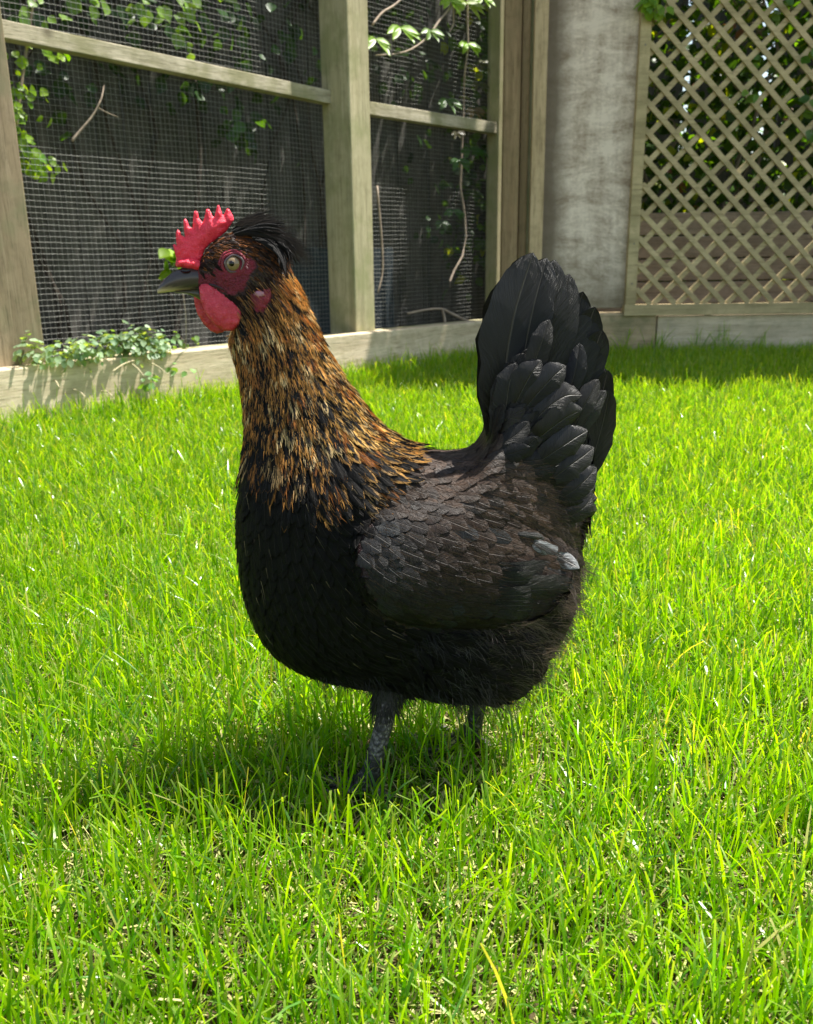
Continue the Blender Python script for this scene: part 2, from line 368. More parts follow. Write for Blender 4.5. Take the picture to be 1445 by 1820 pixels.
# ------------------------------------------------------------------ left fence frame of reference
ZS = 0.17
A = onZ(0, 657, ZS); B = onZ(866, 570, ZS)
E = (B-A); E.z = 0; E.normalize(); NF = Vector((E.y, -E.x, 0))
def fp(s, n, z): return Vector((A.x, A.y, 0)) + E*s + NF*n + Vector((0, 0, z))
def fpx(px, py, n=0.0):
    """pixel -> (s,z) on the plane parallel to the fence at offset n"""
    p = onp(px, py, fp(0, n, 0), NF); d = p - fp(0, n, 0); return d.dot(E), p.z
LEN = fpx(866, 570)[0]
YR = 3.78

# ------------------------------------------------------------------ lawn grass
def lawn(name, pts, length, width, parent=None, seed=1, segs=4, mat=None):
    r = np.random.default_rng(seed); n = len(pts)
    L = length*r.uniform(0.55, 1.15, n)*np.where(r.random(n) < 0.06, 1.35, 1.0); Wd = width*r.uniform(0.5, 1.25, n)
    az = r.normal(0.2, 1.6, n)+r.integers(0, 2, n)*math.pi; ln = np.abs(r.normal(0.20, 0.20, n)); bend = r.normal(0.25, 0.35, n)*np.where(r.random(n) < .12, 2.6, 1)
    faz = r.uniform(0, 2*math.pi, n)                              # facing of the blade
    dirx, diry = np.cos(az), np.sin(az)
    v = np.linspace(0, 1, segs+1); VV = np.zeros((n, segs+1, 2, 3), np.float32)
    x = pts[:, 0].copy(); y = pts[:, 1].copy(); z = np.full(n, -0.002); sx, sy = np.cos(faz), np.sin(faz)
    for k in range(segs+1):
        ang = ln + bend*v[k]*1.6
        if k:
            a2 = ln + bend*(v[k]-0.5/segs)*1.6; st = L/segs
            x += np.sin(a2)*dirx*st; y += np.sin(a2)*diry*st; z += np.cos(a2)*st; z = np.maximum(z, 0.004)
        wk = Wd*(0.75+0.5*v[k])*(1-0.62*v[k]**3)*0.5
        tw = faz + v[k]*0.9; cx, cy = np.cos(tw), np.sin(tw)
        VV[:, k, 0] = np.stack([x-cx*wk, y-cy*wk, z], 1); VV[:, k, 1] = np.stack([x+cx*wk, y+cy*wk, z], 1)
    # colours
    t = r.random(n)[:, None]; c0 = np.array([0.075, 0.23, 0.002]); c1 = np.array([0.225, 0.38, 0.003]); c2 = np.array([0.10, 0.24, 0.05])
    base = c0*(1-t)+c1*t; m = r.random(n) < 0.10; base[m] = c2*r.uniform(0.8, 1.2, (m.sum(), 1)); m = r.random(n) < 0.025; base[m] = np.array([0.42, 0.40, 0.14])
    base *= r.uniform(0.8, 1.2, (n, 1))
    C = np.zeros((n, segs+1, 2, 3), np.float32)
    for k in range(segs+1):
        b = base*1.0
        if k == 0: b = base*0.35+np.array([0.14, 0.15, 0.05])*0.65
        if k == segs: b = base*0.45+np.array([0.40, 0.42, 0.14])*0.55
        C[:, k, 0] = b; C[:, k, 1] = b
    q = np.array([[2*k, 2*k+1, 2*k+3, 2*k+2] for k in range(segs)]); Fq = (q[None]+(np.arange(n)*(2*(segs+1)))[:, None, None]).reshape(-1, 4)
    return mk(name, VV.reshape(-1, 3), Fq, mat or M_GRASS, parent, attrs={'col': ('FLOAT_COLOR', C.reshape(-1, 3))}, faces_np=True)
def scatter(x0, x1, y0, y1, dens, seed, tuft=5, spread=0.010, wedge=None):
    r = np.random.default_rng(seed); n = int((x1-x0)*(y1-y0)*dens/tuft)
    c = np.stack([r.uniform(x0, x1, n), r.uniform(y0, y1, n)], 1)
    p = (c[:, None]+r.normal(0, spread, (n, tuft, 2))).reshape(-1, 2)
    # keep to the yard side of both fences
    s = (p[:, 0]-A.x)*NF.x+(p[:, 1]-A.y)*NF.y; p = p[(s > 0.004) & (p[:, 1] < YR-0.005)]
    if wedge is not None: p = p[np.abs(p[:, 0]) < wedge[0]+wedge[1]*p[:, 1]]
    return p
P1 = scatter(-0.8, 0.8, 0.22, 1.15, 34000, 11, spread=0.016, wedge=(0.16, 0.56))
P2 = scatter(-1.6, 1.6, 1.15, 2.1, 25000, 12, spread=0.018, wedge=(0.2, 0.56))
P3 = scatter(-2.6, 2.6, 2.1, YR, 15000, 13, spread=0.02, wedge=(0.2, 0.56))
P4 = scatter(-3.0, 3.4, -0.6, YR, 2200, 14, tuft=6, spread=0.02); P4 = P4[np.abs(P4[:, 0]) > 0.14+0.54*np.maximum(P4[:, 1], 0)]
_rk = np.random.default_rng(5).random(len(P1)); _kp = np.ones(len(P1), bool)
for fx, fy in ((-0.020, 0.612), (0.082, 0.685)): _kp &= ~((np.abs(P1[:, 0]-fx) < .05) & (P1[:, 1] < fy+.03) & (P1[:, 1] > fy-.085) & (_rk < .55))
P1 = P1[_kp]
near = lawn('lawn_grass', P1, 0.064, 0.0021, seed=21, segs=5)
tag(near, 'bright green mown lawn grass around the standing hen', 'grass', kind='stuff')
far = lawn('lawn_grass', np.vstack([P2, P3]), 0.060, 0.0024, seed=22, segs=4)
tag(far, 'sunlit lawn grass stretching from behind the hen to the fences', 'grass', kind='stuff')
r_ = np.random.default_rng(33); n = 5200; s_ = r_.uniform(-0.1, LEN, n); q_ = 0.01+np.abs(r_.normal(0, .06, n)); Pf = fparr0 = np.array([A.x, A.y])[None]+np.outer(s_, [E.x, E.y])+np.outer(q_, [NF.x, NF.y])
edge = lawn('lawn_grass', Pf[Pf[:, 1] < YR-.01], 0.085, 0.003, seed=24, segs=4); tag(edge, 'longer lawn grass growing up against the pale edging board', 'grass', kind='stuff')
side = lawn('lawn_grass', P4, 0.06, 0.006, seed=23, segs=3)
tag(side, 'lawn grass at the margins of the yard', 'grass', kind='stuff')
# short thatch and straw clippings between the blades
def thatch(n, seed, x0, x1, y0, y1, wedge):
    r = np.random.default_rng(seed); p = np.stack([r.uniform(x0, x1, n), r.uniform(y0, y1, n)], 1); p = p[np.abs(p[:, 0]) < wedge[0]+wedge[1]*p[:, 1]]; n = len(p)
    L = r.uniform(0.004, 0.022, n); Wd = r.uniform(0.0006, 0.0020, n); az = r.uniform(0, 6.28, n); el = r.normal(0.15, 0.5, n); z = r.uniform(0.001, 0.016, n)
    d = np.stack([np.cos(az)*np.cos(el), np.sin(az)*np.cos(el), np.sin(el)], 1)*L[:, None]
    c = np.column_stack([p, z]); sd = np.stack([-np.sin(az), np.cos(az), r.normal(0, .5, n)], 1)*Wd[:, None]*0.5
    VV = np.stack([c-sd, c+sd, c+d+sd*.7, c+d-sd*.7], 1)
    t = r.random((n, 1)); col = np.array([0.62, 0.54, 0.26])*(1-t)+np.array([0.30, 0.34, 0.08])*t
    m = r.random(n) < 0.3; col[m] = np.array([0.12, 0.24, 0.02]); col *= r.uniform(0.5, 1.2, (n, 1))
    C = np.repeat(col[:, None], 4, 1)
    return VV.reshape(-1, 3), C.reshape(-1, 3), np.arange(n*4).reshape(-1, 4)
v_, c_, f_ = thatch(110000, 31, -0.9, 0.9, 0.22, 1.4, (0.15, 0.56))
o = mk('grass_clippings', v_, f_, M_STRAW, attrs={'col': ('FLOAT_COLOR', c_)}, faces_np=True, smooth=False)
tag(o, 'dry pale clippings and thatch lying between the lawn blades', 'clippings', kind='stuff')

# ================================================================== LEFT MESH FENCE
NM = -0.185    # plane of the wire mesh, behind the posts
TOPZ = 2.0
fence = thing('wire_mesh_fence', fp(0, NM, 0), 'timber framed fence filled with fine square wire mesh, running from the left to the corner', 'fence')
def fbox(name, s0, s1, n0, n1, z0, z1, mat, parent, bevel=0.003):
    m = MB(); m.box(fp(s0, n0, z0), E*(s1-s0), NF*(n1-n0), (0, 0, z1-z0)); return m.build(name, mat, parent, bevel)
# middle post: shaded end face and lit yard face
n_f = -0.052
s1, _ = fpx(667, 585, n_f); s0, _ = fpx(633, 585, n_f)
fbox('post', s0, s1, NM, n_f, 0.0, TOPZ, M_POST, fence, 0.004)
MID0, MID1 = s0, s1
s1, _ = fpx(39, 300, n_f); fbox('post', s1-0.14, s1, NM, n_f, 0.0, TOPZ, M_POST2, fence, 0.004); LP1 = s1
s0, _ = fpx(881, 560, NM+0.05); fbox('post', s0, s0+0.03, NM-0.01, NM+0.05, 0.0, TOPZ, M_POST, fence, 0.004); CP0 = s0
# middle rails, traced on their own plane just in front of the mesh
nr = NM+0.045
for (xa, xb, ya, yb) in ((12, 560, 36, 62), (560, 876, 0, 0)):
    pass
sa, za = fpx(190, 72, nr); sb, zb = fpx(540, 150, nr); sc, zc = fpx(190, 98, nr)
zt = (za+zb)/2; th = za-zc
m = MB(); sA, zA = fpx(14, 36, nr); sB, zB = fpx(577, 158, nr); _, zC = fpx(577, 182, nr); sl1 = (zB-zA)/(sB-sA); za_ = zB+sl1*(LP1-sB); zb_ = zB+sl1*(MID0+0.01-sB)
m.box(fp(LP1, NM+0.004, za_-(zB-zC)), E*(MID0+0.01-LP1)+Vector((0, 0, zb_-za_)), NF*(nr-NM-0.004), (0, 0, zB-zC)); m.build('rail', M_RAIL, fence, 0.002)
sa, z2 = fpx(765, 198, nr)
fbox('rail', MID1-0.01, CP0+0.004, NM+0.004, nr, z2-0.042, z2, M_RAIL, fence, 0.002)
fbox('rail', LP1, CP0, NM+0.004, nr, TOPZ-0.05, TOPZ, M_RAIL, fence, 0.002)
fbox('rail', LP1-0.1, CP0, NM+0.004, nr-0.01, 0.10, ZS-0.01, M_POST, fence, 0.002)
def wiremesh(s0, s1, z0, z1, sp=0.0150, r=0.00042, seed=3):
    rr = np.random.default_rng(seed); V = []; F = []
    def wire(pts, r):
        pts = np.array(pts); k = len(V) and sum(len(a) for a in V) or 0
        offs = np.array([(NF*r), (Vector((0, 0, 1))*r if horizontal else E*r), (-NF*r), (Vector((0, 0, -1))*r if horizontal else -E*r)])
        vv = (pts[:, None]+offs[None]).reshape(-1, 3); m = len(pts)
        ii = np.arange(m-1)[:, None]*4; jj = np.arange(4)[None]
        f = np.stack([ii+jj, ii+(jj+1) % 4, ii+4+(jj+1) % 4, ii+4+jj], -1).reshape(-1, 4)+k
        V.append(vv); F.append(f)
    eN, eE = np.array(NF), np.array(E); O = np.array(fp(0, NM, 0))
    wob = lambda s, z: 0.0012*math.sin(s*5+z*3)+0.0007*math.sin(s*13+z*8+1)
    horizontal = True
    for z in np.arange(z0, z1, sp):
        ss = np.arange(s0, s1+0.03, 0.035); ph = rr.uniform(0, 6)
        wire([O+eE*s+eN*wob(s, z)*2+np.array([0, 0, z+wob(s*1.3, z)+0.0004*math.sin(s*60+ph)]) for s in ss], r)
    horizontal = False
    for s in np.arange(s0, s1, sp):
        zz = np.arange(z0, z1+0.03, 0.05)
        wire([O+eE*(s+0.4*wob(z*1.7, s))+eN*wob(s, z)*2+np.array([0, 0, z]) for z in zz], r)
    return np.vstack(V), np.vstack(F)
v_, f_ = wiremesh(LP1-0.02, MID0+0.03, ZS-0.06, TOPZ, seed=3); mk('wire_mesh', v_, f_, M_WIRE, fence, faces_np=True)
v_, f_ = wiremesh(MID1-0.03, CP0+0.01, ZS-0.06, TOPZ, seed=4); mk('wire_mesh', v_, f_, M_WIRE, fence, faces_np=True)
v_, f_ = wiremesh(-1.35, LP1-0.12, ZS-0.06, TOPZ, seed=8); mk('wire_mesh', v_, f_, M_WIRE, fence, faces_np=True)
fbox('rail', -1.35, LP1-0.13, NM+0.004, nr, 1.08, 1.13, M_RAIL, fence, 0.002)
# base sleeper
sl_ = thing('timber_edging', fp(1, -0.025, 0), 'long pale timber edging board along the foot of the mesh fence', 'edging board')
m = MB(); m.box(fp(-1.2, -0.05, -0.02), E*(LEN+1.17), NF*0.05, (0, 0, ZS+0.02)); m.build('board', M_SLEEPER, sl_, 0.004)

# dark boarded fence and sheeting behind the mesh
bf = thing('boarded_fence', fp(1, NM-0.42, 0), 'dark shaded board fence seen through the wire mesh on the left', 'fence')
s = -1.6
while s < LEN+0.85:
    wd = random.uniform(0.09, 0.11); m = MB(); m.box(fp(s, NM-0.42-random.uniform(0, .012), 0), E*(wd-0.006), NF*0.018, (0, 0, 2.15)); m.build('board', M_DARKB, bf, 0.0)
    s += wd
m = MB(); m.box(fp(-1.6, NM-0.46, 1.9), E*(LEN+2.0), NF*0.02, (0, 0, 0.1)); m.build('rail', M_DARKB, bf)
s0, zt_ = fpx(760, 440, NM-0.3); 
sh = MB(); N_ = 40; sx0, sx1 = fpx(500, 440, NM-0.3)[0]-0.02, LEN-0.02
for i in range(N_+1):
    s_ = sx0+(sx1-sx0)*i/N_; w_ = 0.006*math.sin(i*0.9)+0.003*math.sin(i*2.3)
    for z_ in (0.0, zt_*0.5, zt_+0.004*math.sin(i*.7)): sh.v.append(fp(s_, NM-0.30+w_, z_))
    for z_ in (zt_+0.004*math.sin(i*.7), zt_*0.5, 0.0): sh.v.append(fp(s_, NM-0.303+w_, z_))
for i in range(N_):
    a = i*6; b_ = a+6
    for k in range(6): sh.f.append((a+k, b_+k, b_+(k+1) % 6, a+(k+1) % 6))
sh.f.append(tuple(range(6))[::-1]); sh.f.append(tuple(N_*6+k for k in range(6)))
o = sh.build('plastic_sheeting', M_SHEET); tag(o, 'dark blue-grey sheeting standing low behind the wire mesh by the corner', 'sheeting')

# ------------------------------------------------------------------ leaves
def leaf_mass(pos, size, col, seed=0, up=0.3, shape='ovate', faceN=None):
    """pos (n,3), size (n), col (n,3) -> folded ovate leaves, 8 triangles/quads each"""
    r = np.random.default_rng(seed); n = len(pos)
    nrm = r.normal(0, 1, (n, 3)); nrm[:, 2] += up*2
    if faceN is not None: nrm += np.array(faceN)[None]*1.4
    nrm /= np.linalg.norm(nrm, axis=1, keepdims=True)
    d = r.normal(0, 1, (n, 3)); d[:, 2] -= 0.6; d -= nrm*(d*nrm).sum(1, keepdims=True); d /= np.linalg.norm(d, axis=1, keepdims=True); sd = np.cross(nrm, d)
    prof = [(0, 0.03), (0.18, 0.34), (0.42, 0.46), (0.7, 0.30), (1.0, 0.0)] if shape == 'ovate' else [(0, 0.02), (0.2, 0.17), (0.5, 0.24), (0.8, 0.14), (1.0, 0.0)]
    VV = np.zeros((n, 15, 3))
    for k, (v, w_) in enumerate(prof):
        c = pos+d*(size*v)[:, None]-nrm*(size*0.22*v*v)[:, None]
        for j, u in enumerate((-1, 0, 1)):
            VV[:, k*3+j] = c+sd*(size*w_*u)[:, None]+nrm*(size*0.10*abs(u))[:, None]
    q = []
    for k in range(4):
        for j in range(2): q.append([k*3+j, k*3+j+1, k*3+j+4, k*3+j+3])
    F = (np.array(q)[None]+(np.arange(n)*15)[:, None, None]).reshape(-1, 4)
    C = np.repeat(col[:, None], 15, 1)
    return VV.reshape(-1, 3), F, C.reshape(-1, 3)
def mkleaves(name, pos, size, col, parent, seed=0, **kw):
    v, f, c = leaf_mass(np.asarray(pos), np.asarray(size), np.asarray(col), seed, **kw)
    return mk(name, v, f, M_LEAF, parent, attrs={'col': ('FLOAT_COLOR', c)}, faces_np=True)
def fparr(s, n, z):
    return np.array([A.x, A.y, 0])[None]+np.outer(s, E)+np.outer(n, NF)+np.outer(z, (0, 0, 1))
def lcol(r, n, a, b_): t = r.random((n, 1)); return (np.array(a)*(1-t)+np.array(b_)*t)*r.uniform(0.7, 1.3, (n, 1))
DG, MG, BG = (0.015, 0.035, 0.010), (0.035, 0.085, 0.018), (0.16, 0.32, 0.02)
r_ = np.random.default_rng(50)
# ivy covering the upper boards
ivy = thing('ivy', fp(0.6, NM-0.3, 0), 'dark green ivy sprawling over the board fence behind the mesh, behind the hen', 'climbing plant')
n = 5200; s_ = r_.uniform(-1.4, LEN+0.2, n); z_ = 0.6+1.9*r_.beta(2.2, 1.0, n); nn = NM-0.40+r_.uniform(0.0, 0.16, n)
g_ = np.sin(s_*5.1+z_*3)+np.sin(s_*2.3-z_*6+1)+r_.normal(0, .5, n); keep = (g_+(z_-1.0)*2.2) > 0.4
P = fparr(s_, nn, z_)[keep]; k = len(P)
mkleaves('leaves', P, r_.uniform(0.03, 0.06, k), lcol(r_, k, DG, MG), ivy, 51, faceN=NF)
n = 7500; P = fparr(r_.uniform(-1.8, LEN+0.5, n), NM-0.42+r_.uniform(-.5, .39, n), 2.08+np.abs(r_.normal(0, .22, n)))
mkleaves('shade_crown', P, r_.uniform(0.04, 0.09, n), lcol(r_, n, DG, MG), ivy, 52)  # unseen leaves added overhead to keep the boards behind the mesh in shade
m = MB()
for i in range(14):
    s0 = random.uniform(-1, LEN); p = [fp(s0+0.06*math.sin(t*3+i)+t*random.uniform(-.05, .05), NM-0.385, 0.1+t*0.5) for t in np.linspace(0, 4, 12)]; m.tube(p, [0.007-0.0004*t for t in range(12)], 5)
m.build('stem', M_DBARK, ivy, smooth=True)

def twig(name, pts, r0, r1, parent, mat=None):
    c = crom(np.array([tuple(p) for p in pts]), 16); m = MB(); m.tube([Vector(a) for a in c], np.linspace(r0, r1, 16), 6)
    return m.build(name, mat or M_BARK, parent, smooth=True)
def bunch(parent, spots, seed, cols=(MG, BG), size=(0.03, 0.05), name='leaves', shape='ovate', spread=0.03, face=NF):
    """spots: list of (world point, count)"""
    r = np.random.default_rng(seed); P = []
    for p, c in spots: P.append(np.array(p)[None]+r.normal(0, spread, (c, 3)))
    P = np.vstack(P); k = len(P)
    return mkleaves(name, P, r.uniform(size[0], size[1], k), lcol(r, k, *cols), parent, seed, shape=shape, faceN=face)
def F3(px, py, n): s, z = fpx(px, py, n); return fp(s, n, z)
# bright vine behind the mesh at far left
vine = thing('climbing_vine', F3(45, 640, NM-0.08), 'sunlit lime green vine behind the mesh beside the left post', 'climbing plant')
nb_ = NM-0.10
bunch(vine, [(F3(40, 110, nb_), 10), (F3(28, 160, nb_), 14), (F3(32, 220, nb_), 16), (F3(45, 262, nb_), 22), (F3(62, 285, nb_), 24), (F3(88, 298, nb_), 8), (F3(60, 185, nb_), 6), (F3(100, 105, nb_), 6), (F3(25, 190, nb_), 10)], 61, ((0.10, 0.24, 0.015), (0.30, 0.46, 0.02)), (0.018, 0.034), spread=0.02)
twig('stem', [F3(25, 650, nb_-.02), F3(30, 500, nb_-.02), F3(20, 330, nb_-.02), F3(32, 200, nb_), F3(45, 100, nb_), F3(60, 0, nb_), F3(80, -120, nb_)], 0.006, 0.003, vine)
# climber hanging at top centre-left
vine2 = thing('climbing_vine', F3(300, 640, NM-0.14), 'pale sunlit climber hanging behind the upper mesh above the hen', 'climbing plant')
bunch(vine2, [(F3(270, 15, nb_), 7), (F3(310, 10, nb_), 8), (F3(318, 55, nb_), 6), (F3(322, 75, nb_), 2), (F3(345, 10, nb_), 5), (F3(410, 12, nb_), 5), (F3(160, 8, nb_), 5), (F3(120, 48, nb_), 2), (F3(60, 15, nb_), 4), (F3(30, 30, nb_), 3), (F3(145, 25, nb_), 2), (F3(255, 45, nb_), 2)], 62, ((0.12, 0.24, 0.04), (0.26, 0.42, 0.08)), (0.025, 0.05))
bunch(vine2, [(F3(x, y, nb_-.1), 9) for x, y in ((60, 30), (180, 40), (260, 60), (380, 40), (430, 60), (500, 50), (540, 90), (470, 110), (380, 150), (400, 190), (360, 160), (240, 20), (350, 20), (100, 160), (160, 150), (470, 220), (440, 250))], 63, (DG, (0.05, 0.12, 0.03)), (0.03, 0.06), spread=0.05)
twig('branch', [F3(185, 150, nb_-.05), F3(180, 175, nb_), F3(165, 205, nb_), F3(140, 235, nb_), F3(128, 250, nb_)], 0.0016, 0.0042, vine2)
twig('branch', [F3(172, 190, nb_), F3(190, 200, nb_), F3(210, 208, nb_)], 0.0018, 0.001, vine2)
twig('branch', [F3(300, 640, nb_-.1), F3(280, 560, nb_-.1), F3(262, 500, nb_-.1), F3(250, 490, nb_-.1)], 0.003, 0.003, vine2, M_DBARK)
twig('stem', [F3(300, 640, nb_-.2), F3(340, 450, nb_-.2), F3(355, 260, nb_-.2), F3(340, 100, nb_-.2), F3(330, -50, nb_-.1)], 0.012, 0.006, vine2, M_DBARK)
# creeper in second bay
cr = thing('virginia_creeper', F3(815, 580, NM-0.12), 'bare stemmed creeper with lime leaves behind the mesh right of the middle post', 'climbing plant')
nf = NM+0.03
twig('branch', [F3(668, 98, nf), F3(700, 96, nf), F3(730, 88, nf), F3(760, 66, nf), F3(782, 35, nf), F3(805, 5, nf), F3(830, -60, nf)], 0.0022, 0.005, cr)
twig('branch', [F3(662, 44, nf), F3(680, 22, nf), F3(705, 6, nf), F3(740, -30, nf)], 0.004, 0.004, cr)
twig('branch', [F3(806, -10, nf), F3(806, 30, nf), F3(806, 42, nf), F3(799, 57, nf)], 0.003, 0.003, cr)
twig('branch', [F3(830, -20, nf), F3(831, 50, nf), F3(832, 90, nf), F3(826, 125, nf), F3(824, 180, nb_), F3(822, 250, nb_), F3(818, 330, nb_), F3(828, 400, nb_), F3(822, 455, nb_), F3(802, 490, nb_), F3(800, 510, nb_)], 0.0035, 0.005, cr)
twig('stem', [F3(670, 330, nb_+.1), F3(678, 420, nb_+.1), F3(680, 480, nb_+.1), F3(672, 520, nb_+.1)], 0.004, 0.003, cr)
twig('stem', [F3(725, 557, nf), F3(760, 550, nf), F3(786, 549, nf), F3(800, 556, nf), F3(840, 575, nf)], 0.004, 0.006, cr)
twig('stem', [F3(786, 549, nf), F3(790, 565, nf), F3(792, 580, nf)], 0.006, 0.005, cr)
def palmate(parent, P, size, seed, col, nl=5):
    r = random.Random(seed); VV = []; FF = []; CC = []; right = E*0.75+NF*0.45; 
    for i in range(nl):
        a = -2.6+2.1*i/(nl-1)+r.uniform(-.1, .1); d = right*math.cos(a)+Vector((0, 0, 1))*(0.35+0.55*math.sin(a)*1.0)+NF*0.3; d.normalize()
        sd = d.cross(NF+Vector((0, 0, .6))).normalized(); nn_ = sd.cross(d); k = len(VV); L = size*r.uniform(.8, 1.1)
        for v, w_ in ((0, .03), (.2, .16), (.5, .24), (.8, .16), (1, 0.0)):
            c = P+d*L*v-Vector((0, 0, 1))*L*0.45*v*v
            for u in (-1, 0, 1): VV.append(c+sd*L*w_*u+nn_*L*.04*abs(u))
        for kk in range(4):
            for j in range(2): FF.append([k+kk*3+j, k+kk*3+j+1, k+kk*3+j+4, k+kk*3+j+3])
    VV = np.array([tuple(v) for v in VV]); CC = np.tile(np.array(col), (len(VV), 1))*r.uniform(.85, 1.15)
    return mk('leaf', VV, np.array(FF), M_LEAF, parent, attrs={'col': ('FLOAT_COLOR', CC)}, faces_np=True)
LG = (0.22, 0.38, 0.03)
for i, (x, y, sz, c) in enumerate([(712, 50, .075, LG), (668, 70, .06, LG), (765, 55, .05, (0.12, .22, .03)), (832, 78, .06, LG), (800, 2, .06, LG), (828, 5, .075, (0.24, .34, .05)), (858, -4, .05, LG), (795, 178, .06, (0.07, .15, .03)), (860, 110, .05, (.12, .13, .05)), (850, 150, .05, (.1, .11, .04)), (842, 195, .05, (.14, .10, .04)), (835, 265, .06, (.06, .15, .03)), (815, 285, .055, (.06, .15, .03)), (852, 270, .05, (.06, .15, .03)), (805, 375, .05, (.05, .12, .03)), (785, 395, .04, (.05, .10, .03)), (812, 235, .04, (.12, .11, .05))]):
    palmate(cr, F3(x, y, nf if y < 100 else NM-0.03), sz, 70+i, c)
bunch(cr, [(F3(x, y, nb_-.12), 8) for x, y in ((700, 60), (750, 20), (700, 130), (850, 60), (780, 120), (850, 190), (820, 330), (760, 400), (840, 420), (800, 440), (720, 150), (860, 300))], 64, (DG, (0.04, 0.09, 0.025)), (0.025, 0.05), spread=0.05)
# roadside weed with grey-green leaves spilling over the edging
weed = thing('leafy_weed', F3(180, 650, 0.0), 'low grey-green leafy weed spilling over the pale edging board at left', 'weed')
sp = []
for x, y, c in ((60, 632, 16), (100, 628, 16), (150, 622, 20), (190, 612, 26), (230, 615, 30), (265, 605, 30), (285, 615, 20), (240, 600, 16), (210, 624, 18), (160, 628, 14), (120, 632, 12), (270, 625, 10), (45, 625, 8)): sp.append((F3(x, y, -0.03+random.uniform(-.03, .05)), int(c*2.6)))
bunch(weed, sp, 65, ((0.10, 0.19, 0.09), (0.38, 0.48, 0.34)), (0.012, 0.024), spread=0.018, shape='ovate', face=(0, -.3, .7))
for (x0, y0, x1, y1) in ((232, 645, 258, 672), (262, 643, 298, 665), (95, 675, 105, 688), (130, 692, 152, 706), (180, 695, 200, 704), (240, 640, 200, 660)):
    twig('stalk', [F3(x0, y0, 0.01), F3((x0+x1)/2, (y0+y1)/2-3, 0.03), F3(x1, y1, 0.05)], 0.0022, 0.0016, weed, simple('dry_stalk', (0.42, 0.36, 0.22)))
bunch(weed, [(F3(265, 672, 0.04), 8), (F3(255, 680, 0.05), 6), (F3(310, 655, 0.02), 5), (F3(335, 660, 0.02), 5)], 66, ((0.12, 0.24, 0.09), (0.2, 0.34, 0.12)), (0.012, 0.025), spread=0.012, face=(0, -.3, .7))
w2 = thing('leafy_weed', F3(330, 610, NM+.03), 'small pale sprig growing behind the edging left of the hen', 'weed')
bunch(w2, [(F3(315, 597, NM+.03), 5), (F3(345, 600, NM+.03), 5), (F3(325, 608, NM+.03), 5)], 67, ((0.12, 0.22, 0.08), (0.22, 0.34, 0.14)), (0.012, 0.022), spread=0.01)
twig('stalk', [F3(330, 620, NM+.03), F3(325, 605, NM+.03), F3(318, 595, NM+.03)], 0.001, 0.0008, w2)
lf = thing('bramble_sprig', F3(298, 640, -0.01), 'single bright green leafy sprig just behind the hen beak', 'weed')
nfb = 0.03
bunch(lf, [(F3(300, 452, nfb), 6), (F3(308, 462, nfb), 4), (F3(296, 468, nfb), 3)], 68, ((0.10, 0.22, 0.01), (0.24, 0.36, 0.015)), (0.035, 0.045), spread=0.008)
twig('stalk', [F3(330, 648, -.02), F3(330, 560, nfb), F3(320, 500, nfb), F3(305, 460, nfb)], 0.0012, 0.0008, lf)

# ================================================================== CORNER AND RIGHT SIDE
def ybox(name, x0, x1, yb, yt, Y, dep, mat, parent, zb=None, zt=None, bevel=0.003):
    """upright board: photo columns x0..x1 measured at row yb, standing at depth Y"""
    a = onY(x0, yb, Y); b_ = onY(x1, yb, Y); z0 = zb if zb is not None else a.z; z1 = zt if zt is not None else onY(x0, yt, Y).z
    m = MB(); m.box((a.x, Y, z0), (b_.x-a.x, 0, 0), (0, dep, 0), (0, 0, z1-z0)); return m.build(name, mat, parent, bevel)
corner = thing('corner_post', onY(915, 620, YR).xy.to_3d(), 'brown upright corner boards with one pale edge between mesh fence and whitewashed panel', 'post')
YC = YR-0.03
ybox('board', 890, 918, 500, 0, YC-0.03, 0.04, M_BROWN, corner, 0, 2.05)
ybox('board', 919.5, 933, 500, 0, YC-0.005, 0.04, M_BROWN, corner, 0, 2.05)
ybox('board', 939, 962, 500, 0, YC-0.04, 0.03, M_TAN, corner, 0, 2.05)
ybox('batten', 932, 940, 500, 0, YC+0.01, 0.02, M_POST, corner, 0, 2.05)
panel = thing('whitewashed_panel', onY(1040, 620, YR).xy.to_3d(), 'tall grey whitewashed wooden panel left of the lattice', 'panel')
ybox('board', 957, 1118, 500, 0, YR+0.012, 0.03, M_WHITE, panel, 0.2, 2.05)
kb = thing('kerb_block', onY(1050, 620, YR).xy.to_3d(), 'brown green-stained block below the whitewashed panel', 'block')
ybox('block', 868, 1165, 600, 0, YR-0.005, 0.09, M_STONE, kb, -0.02, onY(1050, 557, YR).z, 0.006)
gb = thing('gravel_board', onY(1300, 620, YR).xy.to_3d(), 'pale horizontal board under the lattice on the right', 'board')
ybox('board', 1167, 1900, 600, 0, YR, 0.04, M_BOARDX, gb, -0.02, onY(1250, 561, YR).z, 0.004)
